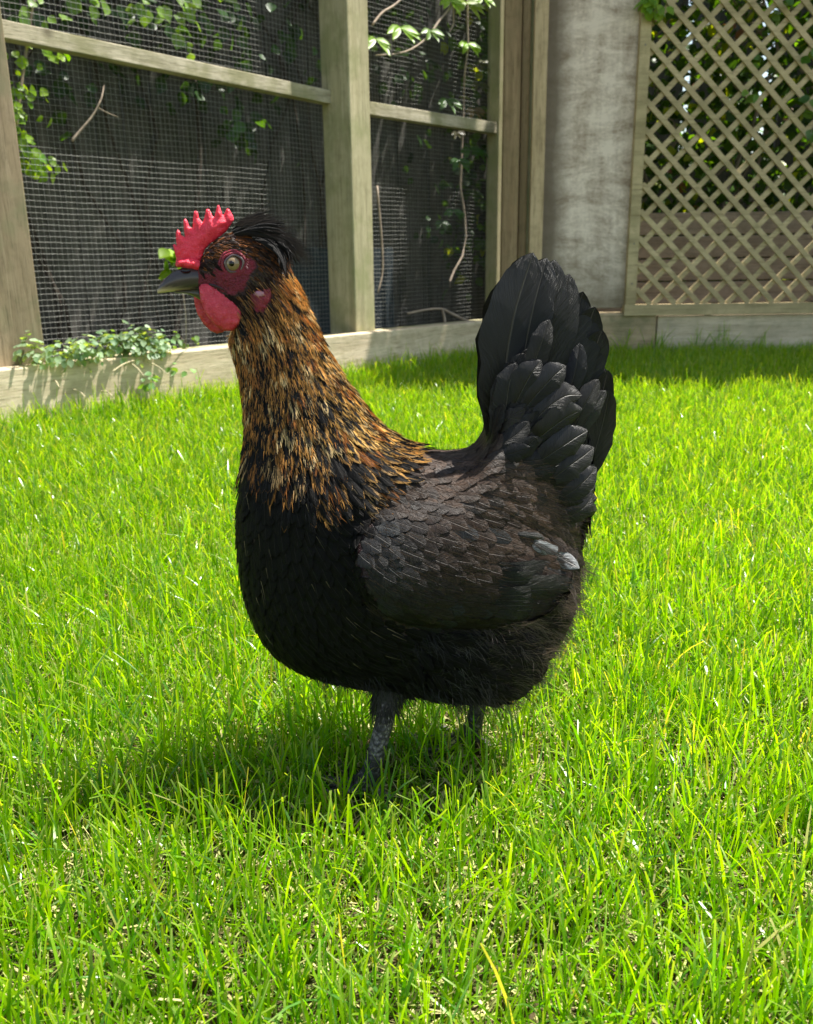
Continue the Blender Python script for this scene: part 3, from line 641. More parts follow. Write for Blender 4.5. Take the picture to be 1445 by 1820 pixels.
# lattice
lat = thing('lattice_panel', onY(1300, 620, YR).xy.to_3d(), 'diagonal timber lattice panel in a frame on the right', 'lattice')
YL = YR-0.012
xl0 = onY(1111, 540, YL).x; xl1 = onY(1129, 540, YL).x; zb1 = onY(1250, 540, YL).z; zb0 = onY(1250, 559.5, YL).z; XR = 3.1
m = MB(); m.box((xl0, YL-0.006, zb1), (xl1-xl0, 0, 0), (0, 0.045, 0), (0, 0, 2.0-zb1)); m.build('stile', M_LATT, lat, 0.002)
m = MB(); m.box((xl0-0.004, YL-0.008, zb0), (XR-xl0, 0, 0), (0, 0.05, 0), (0, 0, zb1-zb0)); m.build('bottom_rail', M_LATT, lat, 0.002)
m = MB(); m.box((xl1, YL-0.006, 1.955), (XR-xl1, 0, 0), (0, 0.045, 0), (0, 0, 0.045)); m.build('top_rail', M_LATT, lat, 0.002)
m = MB()
for z_ in (0.30, 0.46, 1.2): m = MB(); m.tube([(xl0+0.022, YL-0.0085, z_), (xl0+0.022, YL-0.005, z_)], 0.0035, 8); m.build('screw_head', M_SCREW, lat)
def slats(sign, Ys, dep, hs, wd):
    m = MB(); z0, z1 = zb1, 1.956; x = xl1-(z1-z0)
    h = wd*math.sqrt(2)/2
    ph = onY(1200, 538, YL).x % hs if sign < 0 else 0.02
    k0 = math.floor((xl1-2.2)/hs)
    for k in range(k0, int((XR+2.2)/hs)):
        xb = k*hs+ph                          # x at z0 ; '\' runs up to the left
        # clip to the frame
        sgn = -1 if sign < 0 else 1
        a = 0.0; bq = z1-z0
        xa = xb; 
        # x(t)=xb+sgn*t
        if sgn < 0:
            bq = min(bq, xb-xl1); a = max(0, xb-XR)
        else:
            a = max(a, xl1-xb); bq = min(bq, XR-xb)
        if bq-a < 0.02: continue
        p0 = Vector((xb+sgn*a, Ys, z0+a)); p1 = Vector((xb+sgn*bq, Ys, z0+bq))
        d = (p1-p0).normalized(); sd = Vector((-d.z, 0, d.x))*wd
        L = (p1-p0).length; j = random.uniform(-.002, .002)
        m = MB(); m.box(p0-sd*0.5+Vector((j, 0, 0)), d*L, Vector((0, dep, 0)), sd); m.build('slat', M_LATT, lat, 0.0012)
slats(-1, YL+0.003, 0.0085, 0.1035, 0.0212)
slats(+1, YL+0.0125, 0.0085, 0.1035, 0.0212)
# boards behind the lattice, low
bb = thing('low_board_wall', onY(1350, 620, YR+.35).xy.to_3d(), 'low grey-brown board wall seen through the bottom of the lattice', 'wall')
z_ = 0.0; ztop = onY(1350, 385, YR+0.35).z
while z_ < ztop:
    m = MB(); m.box((0.75, YR+0.33+random.uniform(0, .01), z_), (3.2, 0, 0), (0, 0.02, 0), (0, 0, 0.094)); m.build('board', M_BACKB, bb, 0.003); z_ += 0.1
# hedge behind the lattice
hd = thing('hedge', (1.8, YR+0.9, 0), 'dark leafy hedge with sunlit gaps behind the lattice', 'hedge')
r_ = np.random.default_rng(80); n = 22000
x_ = r_.uniform(0.2, 4.4, n); y_ = YR+0.42+r_.uniform(0.0, 0.75, n); z_ = r_.uniform(0.25, 2.6, n)
g_ = np.sin(x_*9+z_*5)+np.sin(x_*4-z_*8+y_*7)+r_.normal(0, .7, n); kp = g_ > -1.35
P = np.stack([x_, y_, z_], 1)[kp]; k = len(P)
cl = lcol(r_, k, (0.025, 0.065, 0.012), (0.08, 0.17, 0.02)); sun_tint = r_.random(k) < 0.12; cl[sun_tint] = np.array([0.28, 0.34, 0.02])  # random leaves coloured yellow to stand in for sunlit spots
rd = r_.random(k) < 0.012; cl[rd] = np.array([0.30, 0.13, 0.09])
mkleaves('leaves', P, r_.uniform(0.03, 0.065, k), cl, hd, 81)
n = 9000; P = np.stack([r_.uniform(1.05, 5.0, n), YR+r_.uniform(-0.62, 0.3, n), r_.uniform(2.15, 3.0, n)], 1)
mkleaves('shade_crown', P, r_.uniform(0.06, 0.11, n), lcol(r_, n, (0.02, 0.05, 0.012), (0.06, 0.13, 0.02)), hd, 82)  # out-of-view canopy added to shade the right fence and the grass below
m = MB()
for i in range(26):
    x0 = random.uniform(.6, 3.8); y0 = YR+random.uniform(.6, 1.0)
    m.tube([(x0+t*random.uniform(-.06, .06)+0.1*math.sin(t*2+i), y0+random.uniform(-.03, .03), t*.33) for t in range(8)], [0.012-0.001*t for t in range(8)], 5)
m.build('stem', M_BARK, hd, smooth=True)
# added backdrop wall hides sky behind hedge and ivy; slots leave bright spots
gh = thing('backdrop_wall', (1, YR+1.9, 0), 'dark backdrop wall added behind the hedge, with gaps for bright sky spots', 'wall')
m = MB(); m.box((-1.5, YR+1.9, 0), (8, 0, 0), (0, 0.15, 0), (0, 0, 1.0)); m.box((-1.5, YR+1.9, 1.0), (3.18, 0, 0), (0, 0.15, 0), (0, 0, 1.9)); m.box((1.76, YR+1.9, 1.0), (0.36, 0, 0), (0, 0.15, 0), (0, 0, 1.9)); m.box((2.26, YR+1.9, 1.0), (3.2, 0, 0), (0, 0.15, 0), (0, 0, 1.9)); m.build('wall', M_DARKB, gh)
# sprig of leaves at top of the stile and stray leaves on lattice
sp = thing('vine_sprig', onY(1150, 20, YL).xy.to_3d()+Vector((0, -.03, 1.2)), 'bright green leaves hanging at the top of the lattice frame', 'climbing plant')
YV = YL-0.03
bunch(sp, [(onY(1150, 8, YV), 12), (onY(1165, 12, YV), 9), (onY(1178, 28, YV), 3), (onY(1160, -10, YV), 12)], 83, ((0.14, 0.30, 0.03), (0.30, 0.44, 0.06)), (0.03, 0.045), spread=0.016, face=(0, -1, 0))
twig('stem', [onY(1170, -60, YV+.02), onY(1162, -20, YV+.01), onY(1165, 15, YV), onY(1178, 35, YV)], 0.003, 0.0015, sp)
s3 = thing('vine_sprig', onY(1440, 200, YL).xy.to_3d()+Vector((0, -.02, 0.6)), 'green leaves threading through the lattice at the right edge', 'climbing plant')
bunch(s3, [(onY(1435, 85, YV), 4), (onY(1440, 185, YV), 4), (onY(1440, 230, YV), 4), (onY(1403, 12, YV), 3), (onY(1332, 163, YV), 4), (onY(1343, 105, YL+.04), 4), (onY(1375, 30, YL+.06), 5)], 84, ((0.06, 0.16, 0.04), (0.16, 0.27, 0.06)), (0.03, 0.045), spread=0.014, face=(0, -1, 0))
twig('stem', [onY(1470, -20, YV+.01), onY(1450, 90, YV), onY(1448, 190, YV), onY(1440, 250, YV)], 0.002, 0.0015, s3)
# tall grass tufts against right base
r_ = np.random.default_rng(90); P = []
for x in (1135, 1200, 1215, 1290, 1335, 1350, 1365, 1420): 
    c = onZ(x, 640, 0.02); P.append(np.stack([c.x+r_.normal(0, .02, 14), np.full(14, YR-0.04)+r_.normal(0, .01, 14)], 1))
o = lawn('tall_grass', np.vstack(P), 0.13, 0.004, seed=91); tag(o, 'taller grass tufts standing against the pale board under the lattice', 'grass', kind='stuff')
exec_hen = True
#HEN_START
# ================================================================== THE HEN
Y0 = 0.65
def hp(u, v, dy=0.0):
    """median-plane tracing: outline pixel -> world point on the hen's own vertical plane, then shifted sideways"""
    p = onY(u, v, Y0); return np.array([p.x, p.y+dy, p.z])
def hq(u, v, lat, side=1):
    """outline pixel -> world point lat pixel-widths off the median plane, mirrored for the far side"""
    p = onY(u, v, Y0-lat*SC); return np.array([p.x, Y0-side*(Y0-p.y), p.z])
_p0 = hp(722, 910); _px = (hp(1000, 910)[0]-_p0[0])/278.0
SC = abs(_px)
hen = thing('hen', (float(hp(745, 910)[0]), Y0, 0.0), 'black hen with golden-laced brown neck and small red comb standing in the lawn', 'hen')
# back-projection of median-plane world coords to outline pixels (vectorised)
_Mi = np.array(Mcam.inverted())
def topx(P):
    P = np.asarray(P); Q = P.copy(); Q[..., 1] = Y0-np.abs(Q[..., 1]-Y0)*0.8
    c = Q@_Mi[:3, :3].T+_Mi[:3, 3]
    return np.stack([c[..., 0]/-c[..., 2]*FPX+W/2, -c[..., 1]/-c[..., 2]*FPX+H/2], -1)
# ---- body volume: stations (Tx,Ty, Bx,By, half width px, lateral offset px)
ST = np.array([
 (350,476, 352,513,  9), (362,452, 362,535, 20), (382,428, 384,556, 29), (408,415, 408,575, 34), (438,413, 424,592, 37),
 (470,420, 420,600, 38), (500,440, 416,604, 39), (516,474, 418,618, 39), (530,520, 427,650, 40), (550,567, 437,690, 43), (573,618, 442,735, 50),
 (601,665, 442,785, 59), (632,710, 435,835, 73), (669,757, 426,885, 89), (722,793, 424,945, 108), (775,805, 430,1015, 117),
 (812,806, 446,1085, 124), (840,800, 484,1150, 129), (858,788, 548,1190, 132), (868,770, 640,1212, 132), (876,748, 740,1224, 130),
 (880,725, 830,1234, 124), (882,702, 912,1216, 112), (884,680, 982,1140, 96), (886,660, 1014,1060, 80), (890,640, 1026,970, 62), (896,620, 1040,900, 50),
 (905,605, 1040,830, 38), (918,600, 1030,770, 26), (935,605, 1010,720, 14)], float)
NS = 110; NR = 48
S2 = crom(ST, NS)
def loft(S2, side_off=None, p=0.92, sgn=1, tl=0.0):
    V = []; n = len(S2)
    for k in range(n):
        lo = side_off[k] if side_off is not None else 0; T = hq(S2[k, 0], S2[k, 1], lo-tl, sgn); Bp = hq(S2[k, 2], S2[k, 3], lo, sgn); C = (T+Bp)/2; h = (T-Bp)/2; b_ = S2[k, 4]*SC; off = 0
        for j in range(NR):
            th = 2*math.pi*j/NR; sn = math.sin(th); cs = math.cos(th)
            V.append(C+h*cs+np.array([0, -1, 0])*(b_*math.copysign(abs(sn)**p, sn)+off))
    F = []
    for k in range(n-1):
        for j in range(NR): F.append((k*NR+j, k*NR+(j+1) % NR, (k+1)*NR+(j+1) % NR, (k+1)*NR+j))
    F.append(tuple(range(NR))[::-1]); F.append(tuple((n-1)*NR+j for j in range(NR)))
    return V, F
V0, F0 = loft(S2)
WST = np.array([ # wing: T, B, thickness, lateral centre
 (632,962, 632,1002,  30, 130), (638,932, 638,1040, 46, 132), (662,910, 660,1074, 52, 132), (708,894, 698,1096, 52, 131), (770,888, 755,1108, 44, 127), (830,884, 820,1112, 40, 125),
 (890,890, 885,1112, 34, 119), (935,905, 935,1104, 28, 110), (975,930, 975,1085, 21, 99), (1003,962, 1003,1050, 12, 88), (1018,992, 1018,1010, 4, 80)], float)
W2 = crom(WST, 40)
parts = [(V0, F0)]
for sgn in (1, -1):
    v, f = loft(W2, W2[:, 5], sgn=sgn, tl=38); parts.append((v, f))
THS = np.array([(735,1080, 728,1170, 18, 90), (775,1050, 765,1222, 38, 88), (840,1060, 838,1240, 44, 86), (905,1080, 908,1236, 36, 80), (955,1110, 962,1190, 18, 70)], float)
T2 = crom(THS, 24)
for sgn in (1, -1):
    v, f = loft(T2, T2[:, 5], sgn=sgn); parts.append((v, f))
VV = []; FF = []
for v, f in parts:
    k = len(VV); VV += [tuple(a) for a in v]; FF += [tuple(i+k for i in q) for q in f]
tmp = bpy.data.meshes.new('tmp'); tmp.from_pydata(VV, [], FF); tmp.update()
bmx = bmesh.new(); bmx.from_mesh(tmp); bmesh.ops.recalc_face_normals(bmx, faces=bmx.faces); bmx.to_mesh(tmp); bmx.free()
to = bpy.data.objects.new('tmp', tmp); COL.objects.link(to)
md = to.modifiers.new('r', 'REMESH'); md.mode = 'VOXEL'; md.voxel_size = 0.0024
ms = to.modifiers.new('s', 'SMOOTH'); ms.factor = 0.5; ms.iterations = 2
dg = bpy.context.evaluated_depsgraph_get(); em = to.evaluated_get(dg).to_mesh()
BV = np.zeros(len(em.vertices)*3, np.float32); em.vertices.foreach_get('co', BV); BV = BV.reshape(-1, 3).astype(float)
BF = [tuple(p.vertices) for p in em.polygons]; to.evaluated_get(dg).to_mesh_clear()
bpy.data.objects.remove(to)
BVH = BVHTree.FromPolygons([Vector(v) for v in BV], BF)
pxy = topx(BV)
def Z1(x, y): return (250+x/3.6125, 340+y/3.6125)      # tracing taken on a 3.6x enlargement of the head
FACE = [Z1(*p) for p in ((345,470),(380,520),(400,545),(470,520),(505,460),(535,420),(590,396),(650,400),(700,425),(745,455),(750,490),(715,530),(690,570),(680,620),(620,655),(560,655),(500,625),(420,610),(350,600),(335,520))]
LOBE = [Z1(*p) for p in ((700,655),(760,620),(835,625),(838,690),(800,760),(755,775),(715,730))]
isred = inpoly(pxy[:, 0], pxy[:, 1], FACE); isl = inpoly(pxy[:, 0], pxy[:, 1], LOBE)
bc = np.tile(np.array([0.006, 0.0055, 0.006]), (len(BV), 1)); nk = (pxy[:, 1] < 820) & (pxy[:, 0] < 720); bc[nk] = (0.018, 0.009, 0.004)
bc[isred] = (0.20, 0.010, 0.026); bc[isl] = (0.26, 0.012, 0.045)
body = mk('body', BV, BF, M_BODY, hen, attrs={'col': ('FLOAT_COLOR', bc)})

# ---- feather collector
NV, NU, NT = 15, 5, 7
US = np.array([-1, -.55, 0, .55, 1.0])
class Feathers:
    def __init__(s): s.c = []; s.sd = []; s.n = []; s.w = []; s.ca = []; s.cb = []; s.fp = []; s.L = []; s.prof = []; s.cup = []
    def add(s, c, sd, n, w, ca, cb, ext, gloss, prof, cup=0.15):
        s.c.append(c); s.sd.append(sd); s.n.append(n); s.w.append(w); s.ca.append(ca); s.cb.append(cb); s.fp.append((ext, RNG.random(), gloss)); s.prof.append(prof); s.cup.append(cup)
        s.L.append(float(np.linalg.norm(np.diff(c, axis=0), axis=1).sum()))
    def build(s, name, parent, **kw):
        n = len(s.c); c = np.array(s.c); sd = np.array(s.sd); nn_ = np.array(s.n); w_ = np.array(s.w)[:, None]; pr = np.array(s.prof); cup = np.array(s.cup)
        hw = w_*0.5*pr                                    # (n,NV)
        P = c[:, :, None, :]+sd[:, :, None, :]*(hw[:, :, None, None]*(US[None, None, :]*(1+(np.abs(US) > .9)[None, None, :]*RNG.normal(0, .07, (n, NV, NU))))[..., None])-nn_[:, :, None, :]*((hw*cup[:, None])[:, :, None, None]*(US**2)[None, None, :, None])
        # tips: barbs at the edge trail back behind the shaft
        t = np.gradient(c, axis=1); t /= np.linalg.norm(t, axis=2, keepdims=True)+1e-9
        P -= t[:, :, None, :]*((hw*0.35)[:, :, None]*(US**2)[None, None, :])[..., None]
        v = vv
        fuv = np.zeros((n, NV, NU, 3)); fuv[..., 0] = US[None, None, :]; fuv[..., 1] = v[None, :, None]; fuv[..., 2] = np.array(s.L)[:, None, None]
        ca = np.broadcast_to(np.array(s.ca)[:, None, None, :], P.shape); cb = np.broadcast_to(np.array(s.cb)[:, None, None, :], P.shape); fpa = np.broadcast_to(np.array(s.fp)[:, None, None, :], P.shape)
        q = [[k*NU+j, k*NU+j+1, (k+1)*NU+j+1, (k+1)*NU+j] for k in range(NV-1) for j in range(NU-1)]
        F = (np.array(q)[None]+(np.arange(n)*NV*NU)[:, None, None]).reshape(-1, 4)
        return mk(name, P.reshape(-1, 3), F, M_FEATHER, parent, faces_np=True, attrs={'ca': ('FLOAT_COLOR', ca.reshape(-1, 3)), 'cb': ('FLOAT_COLOR', cb.reshape(-1, 3)), 'fp': ('FLOAT_VECTOR', fpa.reshape(-1, 3)), 'fuv': ('FLOAT_VECTOR', fuv.reshape(-1, 3))}, **kw)
vv = 1-(1-np.linspace(0, 1, NV))**1.6
def prf(xs, ys): return np.interp(vv, xs, ys)
def rnd(a, ys):   # widening vane with an elliptical tip from v=a on
    g = np.interp(vv, [0, .3, .6, 1], ys); e = np.clip((vv-a)/(1-a), 0, 1); return g*np.sqrt(np.maximum(0.0004, 1-e**2.2))
PR_ROUND = rnd(.55, [.35, .8, 1, 1])
PR_LANCE = prf([0, .2, .4, .7, .9, 1], [.6, .95, 1, .72, .36, .04])
PR_HACK = prf([0, .3, .6, .75, .88, .95, 1], [.45, .8, 1, .95, .68, .38, .06])
PR_LONG = rnd(.72, [.35, .75, .95, 1])
PR_TAIL = rnd(.68, [.4, .78, .98, 1.02])
PR_COV = rnd(.55, [.5, .88, 1, 1])

# ---- flow of the plumage: (px,py) -> direction (dx,dy)
FL = np.array([
 (400,435,1,.1),(440,425,1,.35),(480,440,.9,.6),(400,500,.8,.4),(380,540,.4,1),(430,560,.6,.9),(450,510,.8,.5),(480,520,.4,.9),(430,620,.05,1),(500,500,.5,1),(500,600,.28,1),(550,560,.5,1),(450,740,.02,1),(560,740,.32,1),(640,700,.68,1),(690,770,.85,.8),
 (470,900,.05,1),(580,880,.3,1),(640,840,.5,.95),(430,1000,.1,1),(520,1050,.28,1),(600,1150,.7,.8),(480,1150,.5,.9),(560,1210,1,.4),(700,1200,1,.25),(760,830,1,.45),(720,860,.9,.6),(800,820,1,.22),(790,880,1,.55),(850,870,1,.45),(930,860,1,.5),(980,930,1,.6),(850,790,1,-.1),
 (870,770,.75,-.6),(880,700,.12,-1),(900,640,.1,-1),(930,760,.55,-.85),(960,700,.35,-1),(1000,790,.75,-.6),(1000,700,.45,-1),(1040,860,.7,-.1),(1030,960,.8,.4),(1020,1040,.8,.6),(900,1180,1,.2),(1000,1120,1,.45),(850,1230,.8,.6),(900,820,1,.2),
 (650,930,.8,.5),(660,1000,.5,.85),(700,960,.9,.5),(700,1050,.85,.5),(760,1000,.95,.38),(850,1000,1,.28),(950,1020,1,.2),(850,1080,1,.05),(760,1090,.95,.2),(950,1080,1,-.1),(770,930,.95,.45),(900,940,1,.4)], float)
FL[:, 2:] /= np.linalg.norm(FL[:, 2:], axis=1, keepdims=True)
def flow(p):
    q = topx(np.asarray(p)); d2 = (FL[:, 0]-q[0])**2+(FL[:, 1]-q[1])**2; w_ = np.exp(-d2/(2*45**2))+1e-9/(1+d2/1e4)
    f = (FL[:, 2:]*w_[:, None]).sum(0); f /= np.linalg.norm(f)+1e-9
    return np.array([f[0], 0.0, -f[1]])
def nearest(p):
    r = BVH.find_nearest(Vector(p)); return np.array(r[0]), np.array(r[1])
def trail(p, n, L, lift0, lift1, dirf=flow, jit=0.0, curl=0.0, tilt=0.0):
    """centre line that follows the skin along the flow, rising from lift0 to lift1"""
    c = []; sds = []; ns = []; st = L/(NT-1); q = np.array(p); nn_ = np.array(n); off = RNG.normal(0, jit)
    for k in range(NT):
        d = dirf(q); d = d-nn_*d.dot(nn_); l = np.linalg.norm(d)
        if l < 0.15:
            d = np.array([0.0, 0, -1])-nn_*nn_[2]*-1; l = np.linalg.norm(d)
        d /= max(l, 1e-6); sd = np.cross(nn_, d); d = d*math.cos(off)+sd*math.sin(off); sd = np.cross(nn_, d)
        v = k/(NT-1); c.append(q+nn_*(lift0+(lift1-lift0)*v+curl*v*v)); sds.append(sd*math.cos(tilt)+nn_*math.sin(tilt)); ns.append(nn_)
        q2 = q+d*st; q, n2 = nearest(q2)
        # soften sharp turns of the skin so a feather does not fold
        m_ = nn_*0.55+n2*0.45; nn_ = m_/np.linalg.norm(m_)
        if np.linalg.norm(q-q2) > st*1.2: q = q2
    def up(a): a = crom(np.array(a), NV, vv); return a
    a_, b_, n_ = up(c), up(sds), up(ns); return a_, b_/np.linalg.norm(b_, axis=1, keepdims=True), n_/np.linalg.norm(n_, axis=1, keepdims=True)
# ---- poisson sampling on skin
tri = np.array([(a[0], a[1], a[2]) for a in BF]+[(a[0], a[2], a[3]) for a in BF if len(a) == 4]); tv = BV[tri]
nr_ = np.cross(tv[:, 1]-tv[:, 0], tv[:, 2]-tv[:, 0]); ar = np.linalg.norm(nr_, axis=1)/2; tn = nr_/(2*ar[:, None]+1e-12)
cdf = np.cumsum(ar)/ar.sum()
def sample(N, seed):
    r = np.random.default_rng(seed); i = np.searchsorted(cdf, r.random(N)); a = r.random((N, 1)); b_ = r.random((N, 1)); m = (a+b_) > 1; a[m] = 1-a[m]; b_[m] = 1-b_[m]
    P = tv[i, 0]+a*(tv[i, 1]-tv[i, 0])+b_*(tv[i, 2]-tv[i, 0]); return P, tn[i]
def thin(P, rad):
    g = {}; keep = []; cs = 0.006
    for i in range(len(P)):
        p = P[i]; r = rad[i]; k = (int(p[0]//cs), int(p[1]//cs), int(p[2]//cs)); ok = True
        R_ = int(r//cs)+1
        for a in range(-R_, R_+1):
            for b_ in range(-R_, R_+1):
                for c in range(-R_, R_+1):
                    for j in g.get((k[0]+a, k[1]+b_, k[2]+c), ()):
                        d = P[j]-p
                        if d[0]*d[0]+d[1]*d[1]+d[2]*d[2] < r*r: ok = False; break
                    if not ok: break
                if not ok: break
            if not ok: break
        if ok: g.setdefault(k, []).append(i); keep.append(i)
    return keep
SP, SN = sample(52000, 5); SX = topx(SP)
latd = np.abs(SP[:, 1]-Y0)/SC
WINGP = [(636,990),(640,950),(660,922),(700,905),(770,895),(850,893),(930,910),(985,940),(1022,990),(1010,1040),(975,1085),(920,1108),(850,1120),(770,1116),(700,1100),(660,1060)]
def region(x, y, lat):
    """kind of plumage at an outline position"""
    if inpoly([x], [y], FACE)[0] or inpoly([x], [y], LOBE)[0] or x < 352: return 'bare'
    if x < 530 and y < 560 and (y < 470+(x-400)*0.1 or x < 500) and y < 600 and not (x > 490 and y > 480): 
        return 'head'
    gl = np.interp(x, [425, 460, 520, 600, 650, 690, 730, 760], [772, 800, 838, 862, 846, 800, 748, 700])
    if y < gl+RNG.normal(0, 14) and x < 760: return 'neck'
    if lat > 88 and inpoly([x], [y], WINGP)[0]: return 'wing'
    if x > 862 and y < np.interp(x, [862, 900, 960, 1000, 1045, 1080], [795, 830, 850, 890, 960, 1000]): return 'tail'
    if y > np.interp(x, [560, 700, 760, 960, 1010, 1060], [1300, 1160, 1112, 1085, 1010, 930]): return 'fluff'
    if x > 640+0.0*y and y < np.interp(x, [640, 720, 800, 900, 1000], [905, 905, 905, 915, 960]): return 'back'
    return 'breast' if x < 940 else 'fluff'
reg = [region(SX[i, 0], SX[i, 1], latd[i]) for i in range(len(SP))]
SPACE = {'bare': 9, 'head': 0.0019, 'neck': 0.0038, 'wing': 0.0070, 'tail': 0.0072, 'fluff': 0.0062, 'back': 0.0060, 'breast': 0.0062}
rad = np.array([SPACE[k] for k in reg]); 
nkf = np.array([np.interp(SX[i, 1], [480, 640, 860], [0.62, 0.95, 1.5]) if reg[i] == 'neck' else 1 for i in range(len(SP))]); rad = rad*nkf
cand = [i for i in range(len(SP)) if reg[i] != 'bare']
kk = thin(SP[cand], rad[cand]); idx = [cand[i] for i in kk]
FB = {k: Feathers() for k in ('wing_far', 'head', 'neck', 'wing', 'tail', 'fluff', 'back', 'breast')}
def jc(c, s=0.2): return np.array(c)*(1+RNG.uniform(-s, s))
BARB = []
for i in idx:
    k = reg[i]; p = SP[i]; n = SN[i]; x, y = SX[i]; lat_i = latd[i]; F_ = FB['wing_far' if k == 'wing' and p[1] > Y0 else k]
    if k == 'head':
        c, sd, ns = trail(p, n, 0.0060*RNG.uniform(.8, 1.2), 0.0001, 0.0011, jit=.12)
        brow = y < 470
        t = RNG.random(); warm = np.interp(y, [415, 455, 500, 560], [0.85, 0.6, 0.35, 0.15])*np.interp(x, [370, 420, 480], [.75, 1, .8])
        if t < warm: cb = jc((0.26, 0.085, 0.018), .35)
        else: cb = jc((0.035, 0.016, 0.008), .4)
        if (x-460)**2/22**2+(y-490)**2/16**2 < 1 and RNG.random() < .6: cb = jc((0.12, 0.085, 0.05), .3)
        F_.add(c, sd, ns, 0.0021, jc((0.012, 0.006, 0.004)), cb, 0.18, 0.2, PR_LANCE, .3)
    elif k == 'neck':
        yy = np.interp(y, [470, 620, 860], [0, .5, 1]); L = np.interp(yy, [0, .5, 1], [0.012, 0.023, 0.036])*RNG.uniform(.85, 1.15); wd = np.interp(yy, [0, .5, 1], [0.0030, 0.0060, 0.0102])*RNG.uniform(.85, 1.15)
        c, sd, ns = trail(p, n, L, 0.0003, 0.0030+0.001*yy+RNG.uniform(0, .0008), jit=.07)
        g = RNG.random()
        front = np.interp(x-np.interp(y, [600, 800], [430, 435]), [0, 110, 170], [1, .6, 0])
        gold = np.array((0.86, 0.52, 0.15))*(1-front)+np.array((0.52, 0.22, 0.045))*front
        if g < .2: gold = np.array((0.80, 0.58, 0.28))
        if g > .85: gold = np.array((0.46, 0.17, 0.035))
        if yy > .8: gold = gold*0.6+np.array((0.38, 0.12, 0.02))*0.4
        ext = np.interp(yy, [0, .3, .5, .75, 1], [0.15, 0.28, 0.44, 0.54, 0.66])*RNG.uniform(.75, 1.25)
        if yy > .86 and RNG.random() < (yy-.86)*3.5: ext = 2.0
        rr_ = RNG.random()
        edge_ = np.clip(1-(np.interp(x, [425, 460, 520, 600, 650, 690, 730, 760], [772, 800, 838, 862, 846, 800, 748, 700])-y)/110, 0, 1)
        right_ = np.clip((x-np.interp(y, [620, 700, 760, 800], [575, 625, 670, 710]))/45, 0, 1)*np.clip((y-640)/60, 0, 1)
        if rr_ < 0.12+0.42*edge_+0.65*right_: ext = 2.0
        elif rr_ > 0.95: ext = 0.0
        if lat_i > 60 and y+L/SC*.8 > 915 and x > 585: continue
        gc = jc(gold, .2); F_.add(c, sd, ns, wd*.9, jc((0.006, 0.005, 0.005)), gc*.8, ext, 0.2, PR_HACK, .25)
        BARB.append((c, sd, ns, wd, gc if ext < 1.5 else np.array((.008, .006, .006)), yy, min(ext, 1.0)))
    elif k == 'wing':
        f_ = np.interp(x, [640, 720, 800, 980], [0, .25, .5, 1]); L = np.interp(f_, [0, .4, 1], [0.012, 0.017, 0.021])*RNG.uniform(.9, 1.15); wd = np.interp(f_, [0, .4, 1], [0.0120, 0.0145, 0.0135])
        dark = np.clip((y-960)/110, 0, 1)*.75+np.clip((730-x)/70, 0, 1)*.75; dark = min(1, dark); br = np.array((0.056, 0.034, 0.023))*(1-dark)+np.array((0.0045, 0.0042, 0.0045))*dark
        fr = np.clip((790-x)/110, 0, 1)*np.clip((1085-y)/70, 0, 1); br = br*(1-fr)+np.array((0.024, 0.023, 0.024))*fr  # wing front made paler in colour, standing for light on its upper part
        if RNG.random() < .06: br = np.array((0.020, 0.023, 0.026))
        c, sd, ns = trail(p, n, L*1.35, 0.0003, 0.0014+RNG.uniform(0, .0006), jit=.12, tilt=RNG.normal(0, .035))
        F_.add(c, sd, ns, wd, jc(br, .25), jc(br*1.12, .2), .5, np.interp(dark, [0, 1], [.4, .45]), PR_ROUND, .12)
    elif k == 'tail':
        c, sd, ns = trail(p, n, 0.027*RNG.uniform(.7, 1.2), 0.0006, 0.0055+RNG.uniform(0, .004), jit=.18, tilt=RNG.normal(0, .15))
        b_ = jc((0.006, 0.0056, 0.006), .3)
        if RNG.random() < .2: b_ = jc((0.024, 0.020, 0.018))
        F_.add(c, sd, ns, 0.0155*RNG.uniform(.8, 1.1), b_, b_*1.15, .5, .6, PR_ROUND, .25)
    elif k == 'fluff':
        c, sd, ns = trail(p, n, 0.022*RNG.uniform(.8, 1.3), 0.0004, 0.004+RNG.uniform(0, .003), jit=.28)
        rear = np.clip((x-820)/140, 0, 1); b_ = np.array((0.004, 0.0036, 0.0034))*(1-rear)+np.array((0.030, 0.022, 0.018))*rear
        F_.add(c, sd, ns, 0.011, jc(b_), jc(b_*1.3, .3), .4, .15, PR_ROUND, .2)
    elif k == 'back':
        L = 0.017*RNG.uniform(.85, 1.2); t = RNG.random(); b_ = np.array((0.082, 0.048, 0.031))
        if t < .2: b_ = np.array((0.045, 0.032, 0.026))
        if y < 835 and x > 740: b_ = b_*.75+np.array((0.05, 0.042, 0.040))*.4
        if x < 720: b_ = b_*.55
        c, sd, ns = trail(p, n, L*1.3, 0.0003, 0.0014+RNG.uniform(0, .0007), jit=.12, tilt=RNG.normal(0, .04))
        if x < 760 and y < 900 and RNG.random() < .16: F_.add(c, sd, ns, 0.008, jc((0.012, .009, .008)), jc((0.36, 0.16, 0.04), .3), .62, .25, PR_LANCE, .2)
        else: F_.add(c, sd, ns, 0.0108, jc(b_, .2), jc(b_*1.15, .2), .5, .55, PR_ROUND, .12)
    else:
        nearw = inpoly([x+26], [y], WINGP)[0] and latd[i] > 60
        c, sd, ns = trail(p, n, (0.009 if nearw else 0.021)*RNG.uniform(.85, 1.15), 0.0003, (0.0008 if nearw else 0.0024)+RNG.uniform(0, .0006), jit=.08, tilt=RNG.normal(0, .05))
        b_ = jc((0.0024, 0.0023, 0.0026), .3)
        F_.add(c, sd, ns, 0.0118, b_, b_*1.1, .5, .22, PR_ROUND, .2)
